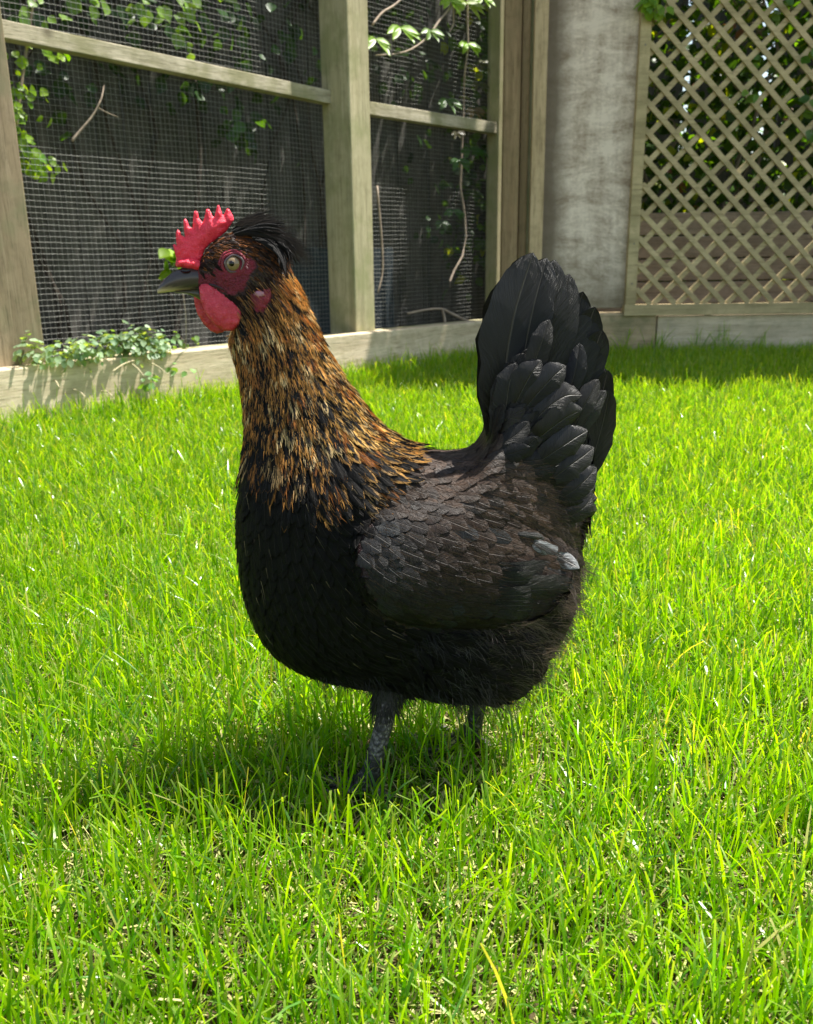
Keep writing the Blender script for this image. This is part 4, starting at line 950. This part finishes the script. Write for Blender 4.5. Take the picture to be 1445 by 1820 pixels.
FB['head'].build('head_feathers', hen); hackle = FB['neck'].build('neck_hackle', hen); FB['back'].build('back_feathers', hen)
FB['breast'].build('breast_feathers', hen); FB['fluff'].build('belly_fluff', hen)
wings = {1: FB['wing'].build('wing', hen), -1: FB['wing_far'].build('wing', hen)}
# ---- flight feathers of both wings: long blades along the lower edge
fg = Feathers()
def quill(F_, pts, width, ca, cb, gloss, prof=PR_LONG, cup=.2, roll=0.0, ext=.5, side=1):
    """pts: (px,py,lateral px toward viewer)"""
    Q = []
    for t_ in pts:
        if len(t_) == 4:
            p_ = onY(t_[0], t_[1], Y0-200*SC); d_ = (p_-CAMP).normalized(); h_ = BVH.ray_cast(CAMP, d_)[0]
            if h_ is not None: h_ = h_-d_*t_[2]*SC; Q.append(np.array([h_.x, Y0-side*(Y0-h_.y), h_.z])); continue
        Q.append(hq(t_[0], t_[1], t_[2] if len(t_) == 3 else t_[3], side))
    P = crom(np.array(Q), NV, vv); t = np.gradient(P, axis=0); t /= np.linalg.norm(t, axis=1, keepdims=True)
    nn_ = np.array([0, -float(side), 0.0])[None]-t*(t@np.array([0, -float(side), 0.0]))[:, None]; nn_ /= np.linalg.norm(nn_, axis=1, keepdims=True)
    sd = np.cross(nn_, t); ca_, sa_ = math.cos(roll), math.sin(roll); s2 = sd*ca_+nn_*sa_; n2 = nn_*ca_-sd*sa_
    F_.add(P, s2, n2, width*SC, np.array(ca), np.array(cb), ext, gloss, prof, cup)
for side in (1, -1):
    fl = Feathers()
    for i in range(9):
        t = i/8.0; y0 = 1082-t*70; x1 = 985+36*math.sin(0.5+t*1.6); y1 = 1080-t*72
        quill(fl, [(800+t*40, y0-12, -9, 140), (870+t*26, y0+2, 1+2*t, 140), (935+t*14, y0+2, 8+2*t, 130), (x1, y1, 9+2*t, 100-8*t)], 36, jc((0.005, 0.0048, 0.0046), .3), jc((0.0065, .006, .0058), .3), .7, cup=.12, side=side)
    fl.build('flight_feathers', wings[side])
quill(fg, [(938, 958, 0, 140), (962, 972, 8, 130), (998, 992, 9, 118), (1030, 1010, 7, 96)], 30, (0.07, 0.072, 0.075), (0.40, 0.42, 0.44), 1.0, cup=.15, roll=-0.35, prof=prf([0, .3, .7, .9, 1], [.25, .7, 1, .8, .1]), ext=.45)  # pale grey vane colour stands in for a bright reflection on the wing
quill(fg, [(915, 948, 2, 128), (935, 950, 8, 126), (955, 953, 10, 120), (968, 958, 8, 112)], 12, (0.012, 0.012, 0.012), (0.02, 0.02, .02), .9, cup=.3, roll=-.4)
fg.build('glint_feather', wings[1])
# ---- tail: coverts from the skin field + large rectrices one by one
tail = FB['tail'].build('tail', hen)
def tfeather(pts, width, side=1, roll=0.0, ca=(0.014, 0.013, 0.0135), gloss=.8, cup=.1, prof=None):
    f = Feathers(); c = jc(ca, .25)
    quill(f, pts, width, c, c*1.12, gloss, prof=PR_TAIL if prof is None else prof, cup=cup, roll=roll, side=side); f.build('tail_feather', tail)
for side in (1, -1):
    tfeather([(892, 790, 34), (893, 700, 38), (912, 570, 34), (948, 449, 14)], 92, side, 0.12)
    tfeather([(905, 790, 26), (920, 690, 32), (945, 560, 28), (972, 458, 6)], 70, side, -.15, ca=(0.010, 0.009, 0.0085))
    tfeather([(925, 790, 22), (950, 690, 26), (970, 560, 22), (987, 462, 6)], 74, side, .1)
    tfeather([(945, 790, 20), (970, 690, 22), (992, 580, 18), (1012, 487, 2)], 70, side, .12)
    tfeather([(960, 800, 16), (990, 700, 18), (1014, 600, 12), (1036, 518, -2)], 66, side, .1)
    tfeather([(975, 810, 12), (1008, 715, 14), (1034, 620, 8), (1056, 545, -4)], 64, side, .1)
    tfeather([(985, 820, 8), (1020, 740, 8), (1048, 650, 4), (1068, 585, -6)], 56, side, .08)
    tfeather([(1000, 850, 2), (1040, 790, 2), (1062, 730, 0), (1076, 655, -10)], 48, side, .05)
    tfeather([(1000, 880, 0), (1045, 830, 0), (1068, 760, -2), (1078, 690, -10)], 46, side, .05, ca=(0.03, 0.028, 0.026))
    cv = [((935, 700, 50), (952, 640, 54), (966, 600, 52), (976, 568, 44), 38), ((915, 720, 60), (930, 690, 64), (946, 662, 64), (962, 640, 56), 50),
          ((930, 730, 62), (955, 700, 66), (985, 668, 62), (1006, 650, 50), 52), ((940, 760, 66), (970, 728, 70), (1005, 704, 64), (1034, 702, 50), 50),
          ((945, 790, 70), (975, 765, 74), (1010, 740, 66), (1036, 728, 50), 48), ((1015, 770, 44), (1032, 735, 46), (1048, 705, 42), (1064, 674, 32), 42),
          ((1020, 780, 40), (1040, 750, 42), (1058, 720, 38), (1078, 694, 28), 34), ((895, 760, 54), (900, 720, 60), (906, 680, 60), (918, 645, 50), 46), ((885, 790, 52), (888, 750, 56), (890, 700, 52), (893, 660, 46), 36),
          ((960, 820, 74), (990, 800, 76), (1020, 780, 68), (1045, 765, 54), 50), ((985, 850, 70), (1010, 830, 70), (1035, 812, 60), (1056, 795, 46), 48), ((1000, 885, 62), (1022, 870, 62), (1044, 850, 54), (1060, 830, 40), 44),
          ((1010, 700, 40), (1020, 670, 42), (1026, 640, 38), (1030, 610, 30), 34), ((905, 810, 66), (925, 785, 72), (950, 765, 72), (972, 745, 62), 46), ((1000, 920, 56), (1020, 915, 54), (1040, 900, 48), (1053, 880, 36), 40)]
    for a, b_, c, d, wd in cv: tfeather([a, b_, c, d], wd, side, RNG.normal(0, .15), ca=(0.010, 0.0094, 0.010) if RNG.random() < .6 else (0.016, 0.0135, 0.013), gloss=.75, cup=.25, prof=PR_COV)

# ---- down and hair-fine strands
def strands(name, roots, dirs, L, w_, col, parent, bend=0.5, grav=0.3, seed=1, segs=4, wander=.25, clump=0.0):
    r = np.random.default_rng(seed); q_ = roots*np.array([150.0, 110.0, 130.0])+seed
    if clump: dirs = dirs+clump*np.stack([np.sin(q_[:, 0]+1.7*np.sin(q_[:, 2])), np.sin(q_[:, 1]*1.3+q_[:, 2]), np.sin(q_[:, 2]*1.1+2.1*np.sin(q_[:, 0]))], 1)
    cl_ = 0.75+0.45*np.sin(q_[:, 0]*1.7+q_[:, 2]*.6)*np.sin(q_[:, 2]*1.3-q_[:, 1]); L = L*(cl_ if clump else 1.0); n = len(roots); P = np.zeros((n, segs+1, 2, 3)); p = roots.copy(); d = dirs+r.normal(0, wander, (n, 3)); d /= np.linalg.norm(d, axis=1, keepdims=True)
    bd = r.normal(0, bend, (n, 3)); bd[:, 2] -= grav
    for k in range(segs+1):
        if k: p = p+d*(L/segs)[:, None]; d = d+bd/segs; d /= np.linalg.norm(d, axis=1, keepdims=True)
        sd = np.cross(d, np.array([0.0, 1.0, 0.0])+r.normal(0, .05, 3)); sd /= np.linalg.norm(sd, axis=1, keepdims=True)+1e-9; ww = (w_*(1-0.85*k/segs)*0.5)[:, None]
        P[:, k, 0] = p-sd*ww; P[:, k, 1] = p+sd*ww
    q = np.array([[2*k, 2*k+1, 2*k+3, 2*k+2] for k in range(segs)]); F = (q[None]+(np.arange(n)*2*(segs+1))[:, None, None]).reshape(-1, 4)
    C = np.repeat(col[:, None], 2*(segs+1), 1).reshape(-1, 3)
    return mk(name, P.reshape(-1, 3), F, M_DOWN, parent, attrs={'col': ('FLOAT_COLOR', C)}, faces_np=True)
HP, HN = sample(90000, 9); HX = topx(HP); hl = np.abs(HP[:, 1]-Y0)/SC
def flowv(Q):
    X = topx(Q); d2 = (X[:, None, 0]-FL[None, :, 0])**2+(X[:, None, 1]-FL[None, :, 1])**2; w_ = np.exp(-d2/(2*45**2))+1e-9/(1+d2/1e4); f = (w_[..., None]*FL[None, :, 2:]).sum(1); f /= np.linalg.norm(f, axis=1, keepdims=True)
    return np.stack([f[:, 0], np.zeros(len(f)), -f[:, 1]], 1)
def pick(mask, n, seed):
    i = np.flatnonzero(mask); r = np.random.default_rng(seed); r.shuffle(i); return i[:n]
yb = np.interp(HX[:, 0], [560, 700, 760, 960, 1010, 1060], [1300, 1160, 1112, 1085, 1010, 930])
i = pick((HX[:, 1] > yb) & (HX[:, 0] > 600), 7000, 1); n = len(i); r_ = np.random.default_rng(2)
fv = flowv(HP[i]); dr = fv*1.0+HN[i]*0.30; rear = np.clip((HX[i, 0]-810)/140, 0, 1)[:, None]
tuft = np.exp(-((HX[i, 0]-800)**2/45**2+(HX[i, 1]-1165)**2/45**2))[:, None]
cc = np.array((0.0035, 0.003, 0.0028))*(1-rear)+np.array((0.095, 0.073, 0.06))*rear+tuft*np.array((0.06, 0.058, 0.055)); cc = cc*r_.uniform(.5, 1.6, (n, 1))
strands('down', HP[i]+HN[i]*0.002, dr, r_.uniform(0.010, 0.026, n), r_.uniform(0.00025, 0.0005, n), cc, hen, seed=3, bend=.7, clump=.55)
i = pick((HX[:, 0] > 975) & (HX[:, 1] > 900) & (HX[:, 1] < 1200), 1500, 4); n = len(i)
strands('down', HP[i]+HN[i]*0.002, flowv(HP[i])*0.9+HN[i]*0.5, r_.uniform(0.006, 0.016, n), r_.uniform(0.0002, 0.0004, n), np.array((0.055, 0.042, 0.035))*r_.uniform(.5, 1.5, (n, 1)), hen, seed=5, clump=.5)
i = pick((HX[:, 1] > 1190) & (HX[:, 0] > 520) & (HX[:, 0] < 960), 2600, 6); n = len(i)
strands('down', HP[i], flowv(HP[i])*0.9+HN[i]*0.15+np.array([0, 0, -.25]), r_.uniform(0.008, 0.020, n), r_.uniform(0.0003, 0.0006, n), np.array((0.007, 0.006, 0.0055))*r_.uniform(.5, 2.5, (n, 1)), hen, seed=7, clump=.5)
# frayed barbs along the margins of every hackle feather
B_r, B_d, B_L, B_w, B_c, B_n = [], [], [], [], [], []
rb = np.random.default_rng(77)
for c, sd, ns, wd, gc, yy, ex_ in BARB:
    m_ = 11
    for sgn in (-1, 1):
        v = rb.uniform(.35, .97, m_); k = np.searchsorted(vv, v).clip(1, NV-2); t = c[k+1]-c[k-1]; t /= np.linalg.norm(t, axis=1, keepdims=True)
        hw_ = wd*.5*PR_HACK[k]; a = rb.uniform(.10, .34, m_)*(1.1-.5*v)
        fr_ = rb.uniform(.15, .95, m_); blk = (fr_ < ex_*1.35*(1.05-.4*v)) | (rb.random(m_) < .08)
        B_r.append(c[k]+sd[k]*(sgn*hw_*fr_)[:, None]+ns[k]*(0.0002+rb.uniform(0, .0004, m_))[:, None]-t*0.001); B_d.append(t*np.cos(a)[:, None]+sd[k]*(sgn*np.sin(a))[:, None]); B_n.append(ns[k])
        B_L.append(rb.uniform(.0030, .0060, m_)*(.8+.6*yy)); B_w.append(np.full(m_, .00044)); B_c.append(np.where(blk[:, None], np.array((.007, .006, .006)), np.tile(gc, (m_, 1))*rb.uniform(.6, 1.4, (m_, 1))))
B_r, B_d, B_L, B_w, B_c = map(np.concatenate, (B_r, B_d, B_L, B_w, B_c))
strands('hackle_barbs', B_r, B_d, B_L, B_w, B_c, hackle, seed=78, bend=.12, grav=0.0, wander=.05, segs=2)
# buff hair-fine barbs over the hackle, and dark ones at the throat
i = pick((HX[:, 1] > 500) & (HX[:, 1] < 800) & (HX[:, 0] > 425) & (HX[:, 0] < 690) & ~inpoly(HX[:, 0], HX[:, 1], FACE) & ~inpoly(HX[:, 0], HX[:, 1], LOBE), 5000, 8); n = len(i)
t = r_.random((n, 1)); cc = np.where(t < .5, np.array((0.012, 0.008, 0.005)), np.array((0.50, 0.27, 0.08)))*r_.uniform(.5, 1.2, (n, 1))
strands('fine_barbs', HP[i]+HN[i]*0.0026, flowv(HP[i])+HN[i]*0.08, r_.uniform(0.006, 0.013, n), r_.uniform(0.00018, 0.00036, n), cc, hen, seed=9, bend=.15, grav=0.05, wander=.08)
i = pick((HX[:, 1] > 815) & (HX[:, 1] < 1080) & (HX[:, 0] > 650) & (HX[:, 0] < 1000), 6000, 18); n = len(i)
strands('back_barbs', HP[i]+HN[i]*0.0020, flowv(HP[i])+HN[i]*0.05, r_.uniform(0.005, 0.011, n), r_.uniform(0.00018, 0.00034, n), np.where(r_.random((n, 1)) < .5, np.array((0.13, 0.082, 0.056)), np.array((0.012, 0.009, 0.008)))*r_.uniform(.4, 1.1, (n, 1))*(1-np.clip((HX[i, 1]-960)/120, 0, .8))[:, None], hen, seed=19, bend=.15, grav=0.0, wander=.12)
# pale shafts showing on the breast
i = pick((HX[:, 1] > 860) & (HX[:, 1] < 1180) & (HX[:, 0] > 428) & (HX[:, 0] < 700) & (hl > 20), 75, 10); n = len(i)
strands('shaft_streaks', HP[i]+HN[i]*0.0042, flowv(HP[i])+HN[i]*0.02, r_.uniform(0.006, 0.016, n), r_.uniform(0.0003, 0.0005, n), np.array((0.24, 0.19, 0.12))*r_.uniform(.15, 1.0, (n, 1)), hen, seed=11, bend=.1, grav=0.0, wander=.05)
# fine bristles at the head
i = pick((HX[:, 1] > 405) & (HX[:, 1] < 600) & (HX[:, 0] > 370) & (HX[:, 0] < 510) & (~inpoly(HX[:, 0], HX[:, 1], FACE)), 1500, 12); n = len(i)
strands('head_bristles', HP[i]+HN[i]*0.0005, flowv(HP[i])+HN[i]*0.25, r_.uniform(0.003, 0.007, n), r_.uniform(0.00015, 0.0003, n), np.where(r_.random((n, 1)) < .5, np.array((0.015, .009, .006)), np.array((0.22, .09, .03)))*r_.uniform(.5, 1.3, (n, 1)), hen, seed=13, bend=.2, wander=.15)

# sparse dark bristles growing out of the bare face
i = pick((inpoly(HX[:, 0], HX[:, 1], FACE) | inpoly(HX[:, 0], HX[:, 1], LOBE)) & (np.hypot(HX[:, 0]-416, HX[:, 1]-469) > 24), 420, 20); n = len(i)
strands('face_bristles', HP[i]+HN[i]*0.0002, flowv(HP[i])+HN[i]*0.15, r_.uniform(0.002, 0.0045, n), r_.uniform(0.00012, 0.00025, n), np.array((0.02, .010, .008))*r_.uniform(.5, 2, (n, 1)), hen, seed=22, bend=.2, wander=.2)
# ---- crest
crest = Feathers(); r_ = np.random.default_rng(15)
for i in range(300):
    t = r_.random(); lat = r_.normal(0, 15); rx = 412+t*70; ry = 408+t*16+abs(lat)*0.25
    hgt = r_.random(); ex = 470+hgt*0+t*48+r_.normal(0, 8); 
    L = r_.uniform(55, 92)*(1-0.2*t)
    a0 = -0.55+t*0.65+r_.normal(0, .12); pts = [(rx, ry, lat)]; a = a0
    for s in range(3):
        a += r_.uniform(.12, .48)*(0.7+t*0.9); pts.append((pts[-1][0]+L/3*math.cos(a), pts[-1][1]+L/3*math.sin(a), lat*(1+0.25*(s+1))))
    quill(crest, pts, r_.uniform(4, 9), jc((0.010, 0.009, 0.009), .3), jc((0.014, 0.011, 0.010), .3), .3, PR_LANCE, .3, r_.normal(0, .25))
crest.build('crest', hen)
cr_n = 1100; k = r_.random(cr_n); rt = np.array([hp(418+a*80, 400+a*24, r_.normal(0, 14)*SC) for a in k]); dd = np.stack([np.full(cr_n, 1.0), np.zeros(cr_n), 0.55-k*1.1], 1)
strands('crest_barbs', rt, dd, r_.uniform(0.016, 0.034, cr_n), r_.uniform(.0002, .0005, cr_n), np.array((0.02, .016, .014))*r_.uniform(.4, 2.2, (cr_n, 1)), hen, seed=16, bend=.35, grav=.7, wander=.16)

# ---- comb, wattles, lobe
def pillow(name, poly, step, thick, fall, mat, parent, lat0, latf=None, disp=0.0, power=0.5):
    XY, off, F = inflate(poly, step, thick, fall, power)
    V = []
    for (x, y), o_ in zip(XY, off):
        l = lat0+(latf(x, y) if latf else 0); nz = noise.noise(Vector((x*.13, y*.13, 0)))*disp+noise.noise(Vector((x*.35, y*.35, 5)))*disp*.5
        V.append(hq(x, y, l+o_+nz*(1 if o_ >= 0 else -1)*(abs(o_) > .01)))
    return mk(name, V, F, mat, parent)
COMB = [Z1(*p) for p in ((222,478),(228,430),(218,390),(206,345),(218,338),(232,352),(226,300),(226,265),(238,245),(252,258),(262,282),(284,292),(278,240),(274,190),(286,174),(300,190),(312,226),(334,238),(336,180),(342,132),(356,118),(368,138),(374,172),(398,200),(408,170),(420,118),(434,108),(448,130),(462,160),(474,166),(484,120),(492,92),(502,88),(512,108),(524,150),(534,152),(548,118),(562,106),(578,130),(594,160),(598,185),(580,215),(545,262),(500,300),(450,335),(415,370),(400,405),(390,450),(380,495),(330,500),(270,492))]
comb = pillow('comb', COMB, 2.2, 9.0, 30, M_COMB, hen, 0, lambda x, y: -2+3*math.sin(x*.07), 1.6, 0.8)
base = [Z1(*p) for p in ((225,468),(240,440),(300,425),(360,430),(395,455),(400,500),(370,520),(330,505),(270,490),(232,488))]
pillow('comb_base', base, 3.0, 17, 18, M_COMB, comb, 2, None, 3.5)
WN = [Z1(*p) for p in ((372,600),(378,650),(384,700),(415,780),(475,860),(535,897),(590,897),(638,855),(653,800),(635,742),(585,695),(535,645),(490,612),(430,590))]
pillow('wattle', WN, 4.0, 5.5, 16, M_WATTLE, hen, 27, lambda x, y: 4*math.sin((y-520)*.05)+6*max(0, (y-520)/80), 2.2)
WF = [Z1(*p) for p in ((340,660),(345,720),(365,790),(405,855),(455,900),(490,914),(530,905),(560,860),(540,760),(470,660),(400,620))]
pillow('wattle', WF, 4.0, 5, 16, M_WATTLE, hen, -20, lambda x, y: -6*max(0, (y-520)/80), 2)
pillow('ear_lobe', LOBE, 3.0, 5, 14, M_FACE, hen, 37, lambda x, y: -0.05*(x-460), 2)
pillow('lobe_spot', [Z1(*p) for p in ((722,655),(750,640),(790,645),(796,668),(770,680),(735,678))], 2.0, 1.6, 8, M_LOBE_W, hen, 41, None, 0)
# raised skin folds around the face
FOLDS = [[(392,500),(420,515),(450,518),(478,500)], [(372,520),(400,532),(425,541),(440,540)], [(455,455),(462,470),(455,488)]]
# ---- beak
def beakloft(name, st, parent, cols):
    S_ = crom(np.array(st, float), 28); V, F = [], []; n = len(S_); NRb = 24
    for k in range(n):
        T = hp(S_[k, 0], S_[k, 1]); Bp = hp(S_[k, 2], S_[k, 3]); C = (T+Bp)/2; h = (T-Bp)/2
        for j in range(NRb):
            th = 2*math.pi*j/NRb; cs, sn = math.cos(th), math.sin(th); wz = 1.0-0.35*max(0, cs)**2
            V.append(C+h*cs+np.array([0, -1, 0])*S_[k, 4]*SC*sn*wz)
    for k in range(n-1):
        for j in range(NRb): F.append((k*NRb+j, (k+1)*NRb+j, (k+1)*NRb+(j+1) % NRb, k*NRb+(j+1) % NRb))
    F.append(tuple(range(NRb))); F.append(tuple((n-1)*NRb+j for j in range(NRb))[::-1])
    q = topx(np.array(V)); t = np.clip((q[:, 1]-np.interp(q[:, 0], [279, 300, 330, 375], cols[0]))/cols[1], 0, 1)[:, None]
    C = np.array(cols[2])*(1-t)+np.array(cols[3])*t
    return mk(name, V, F, M_BEAK, parent, attrs={'col': ('FLOAT_COLOR', C)})
beak = beakloft('beak', [(385,492, 388,508, 12), (368,476, 372,512, 15), (352,472, 352,514, 15), (335,473, 335,515.5, 13.5), (316,479, 318,517, 11), (300,489, 303,518.5, 8.5), (289,500, 292,520, 6), (283,508, 285,521, 3.6), (279.5,515, 280.5,521.5, 1.4)], hen, ([511, 509, 510, 514], 7.0, (0.060, 0.046, 0.044), (0.66, 0.52, 0.32)))
beakloft('lower_beak', [(385,508, 372,538, 10), (365,512, 358,534, 10.5), (348,514, 345,527, 9), (330,516, 330,522, 6.5), (312,517.5, 312,520.5, 4)], hen, ([520, 522, 524, 530], 8.0, (0.10, 0.085, 0.05), (0.20, 0.17, 0.10)))
gp = []
for u_, v_ in ((372, 505), (382, 508), (392, 512), (400, 517)):
    h_ = BVH.ray_cast(CAMP, (onY(u_, v_, Y0)-CAMP).normalized())[0]; gp.append(h_ if h_ is not None else Vector(hq(u_, v_, 22)))
mm = MB(); mm.tube(gp, [.0009, .0011, .0008, .0002], 6); mm.build('mouth_corner', M_BEAKDARK, hen, smooth=True)
m = MB(); m.v = []
for th in np.linspace(0, 2*math.pi, 17)[:-1]:
    m.v.append(Vector(hq(330+9*math.cos(th), 482+3.0*math.sin(th), 11.4+2.2*math.sin(th))))
m.v.append(Vector(hq(330, 482, 8.5))); m.f = [(i, (i+1) % 16, 16) for i in range(16)]
m.build('nostril', M_PUPIL, beak, smooth=True)
# ---- eyes
def ball(name, c, r, mat, parent, ax=(1, 1, 1), n=24, cap=1.0, nrm=Vector((0, -1, 0))):
    q = nrm.to_track_quat('Z', 'Y'); V = []; F = []; c = Vector(c)
    for i in range(n//2+1):
        ph = math.pi*cap*i/(n//2)
        for j in range(n):
            th = 2*math.pi*j/n; V.append(c+q@Vector((math.sin(ph)*math.cos(th)*r*ax[0], math.sin(ph)*math.sin(th)*r*ax[1], math.cos(ph)*r*ax[2])))
    for i in range(n//2):
        for j in range(n): F.append((i*n+j, (i+1)*n+j, (i+1)*n+(j+1) % n, i*n+(j+1) % n))
    return mk(name, V, F, mat, parent)
for side in (1, -1):
    q_ = BVH.ray_cast(Vector(hq(416.5, 469, 60, side)), Vector((0, side, 0))); sk = abs(q_[0].y-Y0)/SC; nn_ = Vector((-0.10, -side, 0.05)).normalized()
    ey = ball('eye', hq(416.5, 469, sk-10.5, side), 15.0*SC, M_EYEB, hen, nrm=nn_)
    ce = Vector(hq(416.5, 469, sk-10.5, side))
    ball('iris', ce+nn_*(15*SC*0.46), 12.3*SC, M_IRIS, ey, ax=(1, 1, .74), cap=.5, nrm=nn_)
    ball('pupil', ce+nn_*(15*SC*0.46+12.3*SC*.74*.46), 8.6*SC, M_PUPIL, ey, ax=(.62, .62, 1.0*.9), cap=.5, nrm=nn_)
    # eyelid rings
    for rr, wdd, mt, lt in ((16.0, 2.4, M_EYEB, 1.5), (20.5, 2.6, M_FACE, .2), (25.5, 2.2, M_FACE, -1.6)):
        V = []; F = []; n1, n2 = 40, 8
        for i in range(n1):
            th = 2*math.pi*i/n1; ex = 1.06 if rr > 20 else 1.0
            for j in range(n2):
                ph = 2*math.pi*j/n2; rad_ = rr+wdd*math.cos(ph)+0.5*math.sin(th*5+rr)
                V.append(hq(416.5+ex*rad_*math.cos(th), 469+rad_*math.sin(th)*.96, sk+lt-((rad_*math.cos(th))**2)*0.004-((rad_*math.sin(th))**2)*0.006+wdd*.7*math.sin(ph), side))
        for i in range(n1):
            for j in range(n2): F.append((i*n2+j, i*n2+(j+1) % n2, ((i+1) % n1)*n2+(j+1) % n2, ((i+1) % n1)*n2+j))
        mk('eyelid', V, F, mt, ey)
# ---- legs and feet (skin modifier chains)
def leg(px, py, lat, knee, yaw, seed):
    g = onZ(px, py, 0.004); g = Vector((g.x, Y0-lat, 0.006)); r = random.Random(seed)
    verts = [Vector((knee[0], Y0-lat*.35, knee[1])), Vector((knee[0]*.5+g.x*.5+.004, Y0-lat*.8, knee[1]*.5+.01)), g+Vector((0, 0, .004))]
    rad = [0.0115, 0.0078, 0.0078]; edges = [(0, 1), (1, 2)]
    for a, L in ((-.55, .055), (0.0, .068), (.6, .055), (math.pi+.25, .026)):
        d = Vector((-math.cos(a+yaw), math.sin(a+yaw), 0)); pv = 2
        for t, h, rd in ((.33, .007, .0052), (.66, .0062, .0045), (.9, .005, .0034), (1.08, .001, .0012)):
            verts.append(g+d*L*t+Vector((0, 0, h-.006+.001))); rad.append(rd); edges.append((pv, len(verts)-1)); pv = len(verts)-1
    org = hen.location; me = bpy.data.meshes.new('leg'); me.from_pydata([v-org for v in verts], edges, []); me.update()
    o = bpy.data.objects.new('leg', me); COL.objects.link(o); o.parent = hen
    sm = o.modifiers.new('skin', 'SKIN'); sm.use_smooth_shade = True
    for i, v in enumerate(me.skin_vertices[0].data): v.radius = (rad[i], rad[i]); v.use_root = (i == 0)
    su = o.modifiers.new('sub', 'SUBSURF'); su.levels = su.render_levels = 2
    me.materials.append(M_LEG); return o
k1 = hp(700, 1150); k2 = hp(868, 1150)
leg(655, 1395, 0.036, (k1[0], k1[2]), 0.35, 1); leg(842, 1365, -0.034, (k2[0], k2[2]), 0.15, 2)
n = 700
for (kx, kz), la in (((k1[0], k1[2]), .036), ((k2[0], k2[2]), -.034)):
    t = r_.uniform(0.1, .62, n); a = r_.uniform(0, 6.28, n); kz2 = kz-t*kz*0.6; rd_ = 0.013*(1-t)+.004
    rt = np.stack([kx-t*0.012+rd_*np.cos(a), Y0-la*(0.35+0.6*t)+rd_*np.sin(a), kz2], 1); dd = np.stack([np.cos(a)*.3, np.sin(a)*.3, -np.ones(n)], 1)
    strands('shank_down', rt, dd, r_.uniform(0.008, 0.018, n), r_.uniform(.0004, .0009, n), np.array((0.016, .014, .013))*r_.uniform(.4, 2.5, (n, 1)), hen, seed=41, bend=.4)
#HEN_END
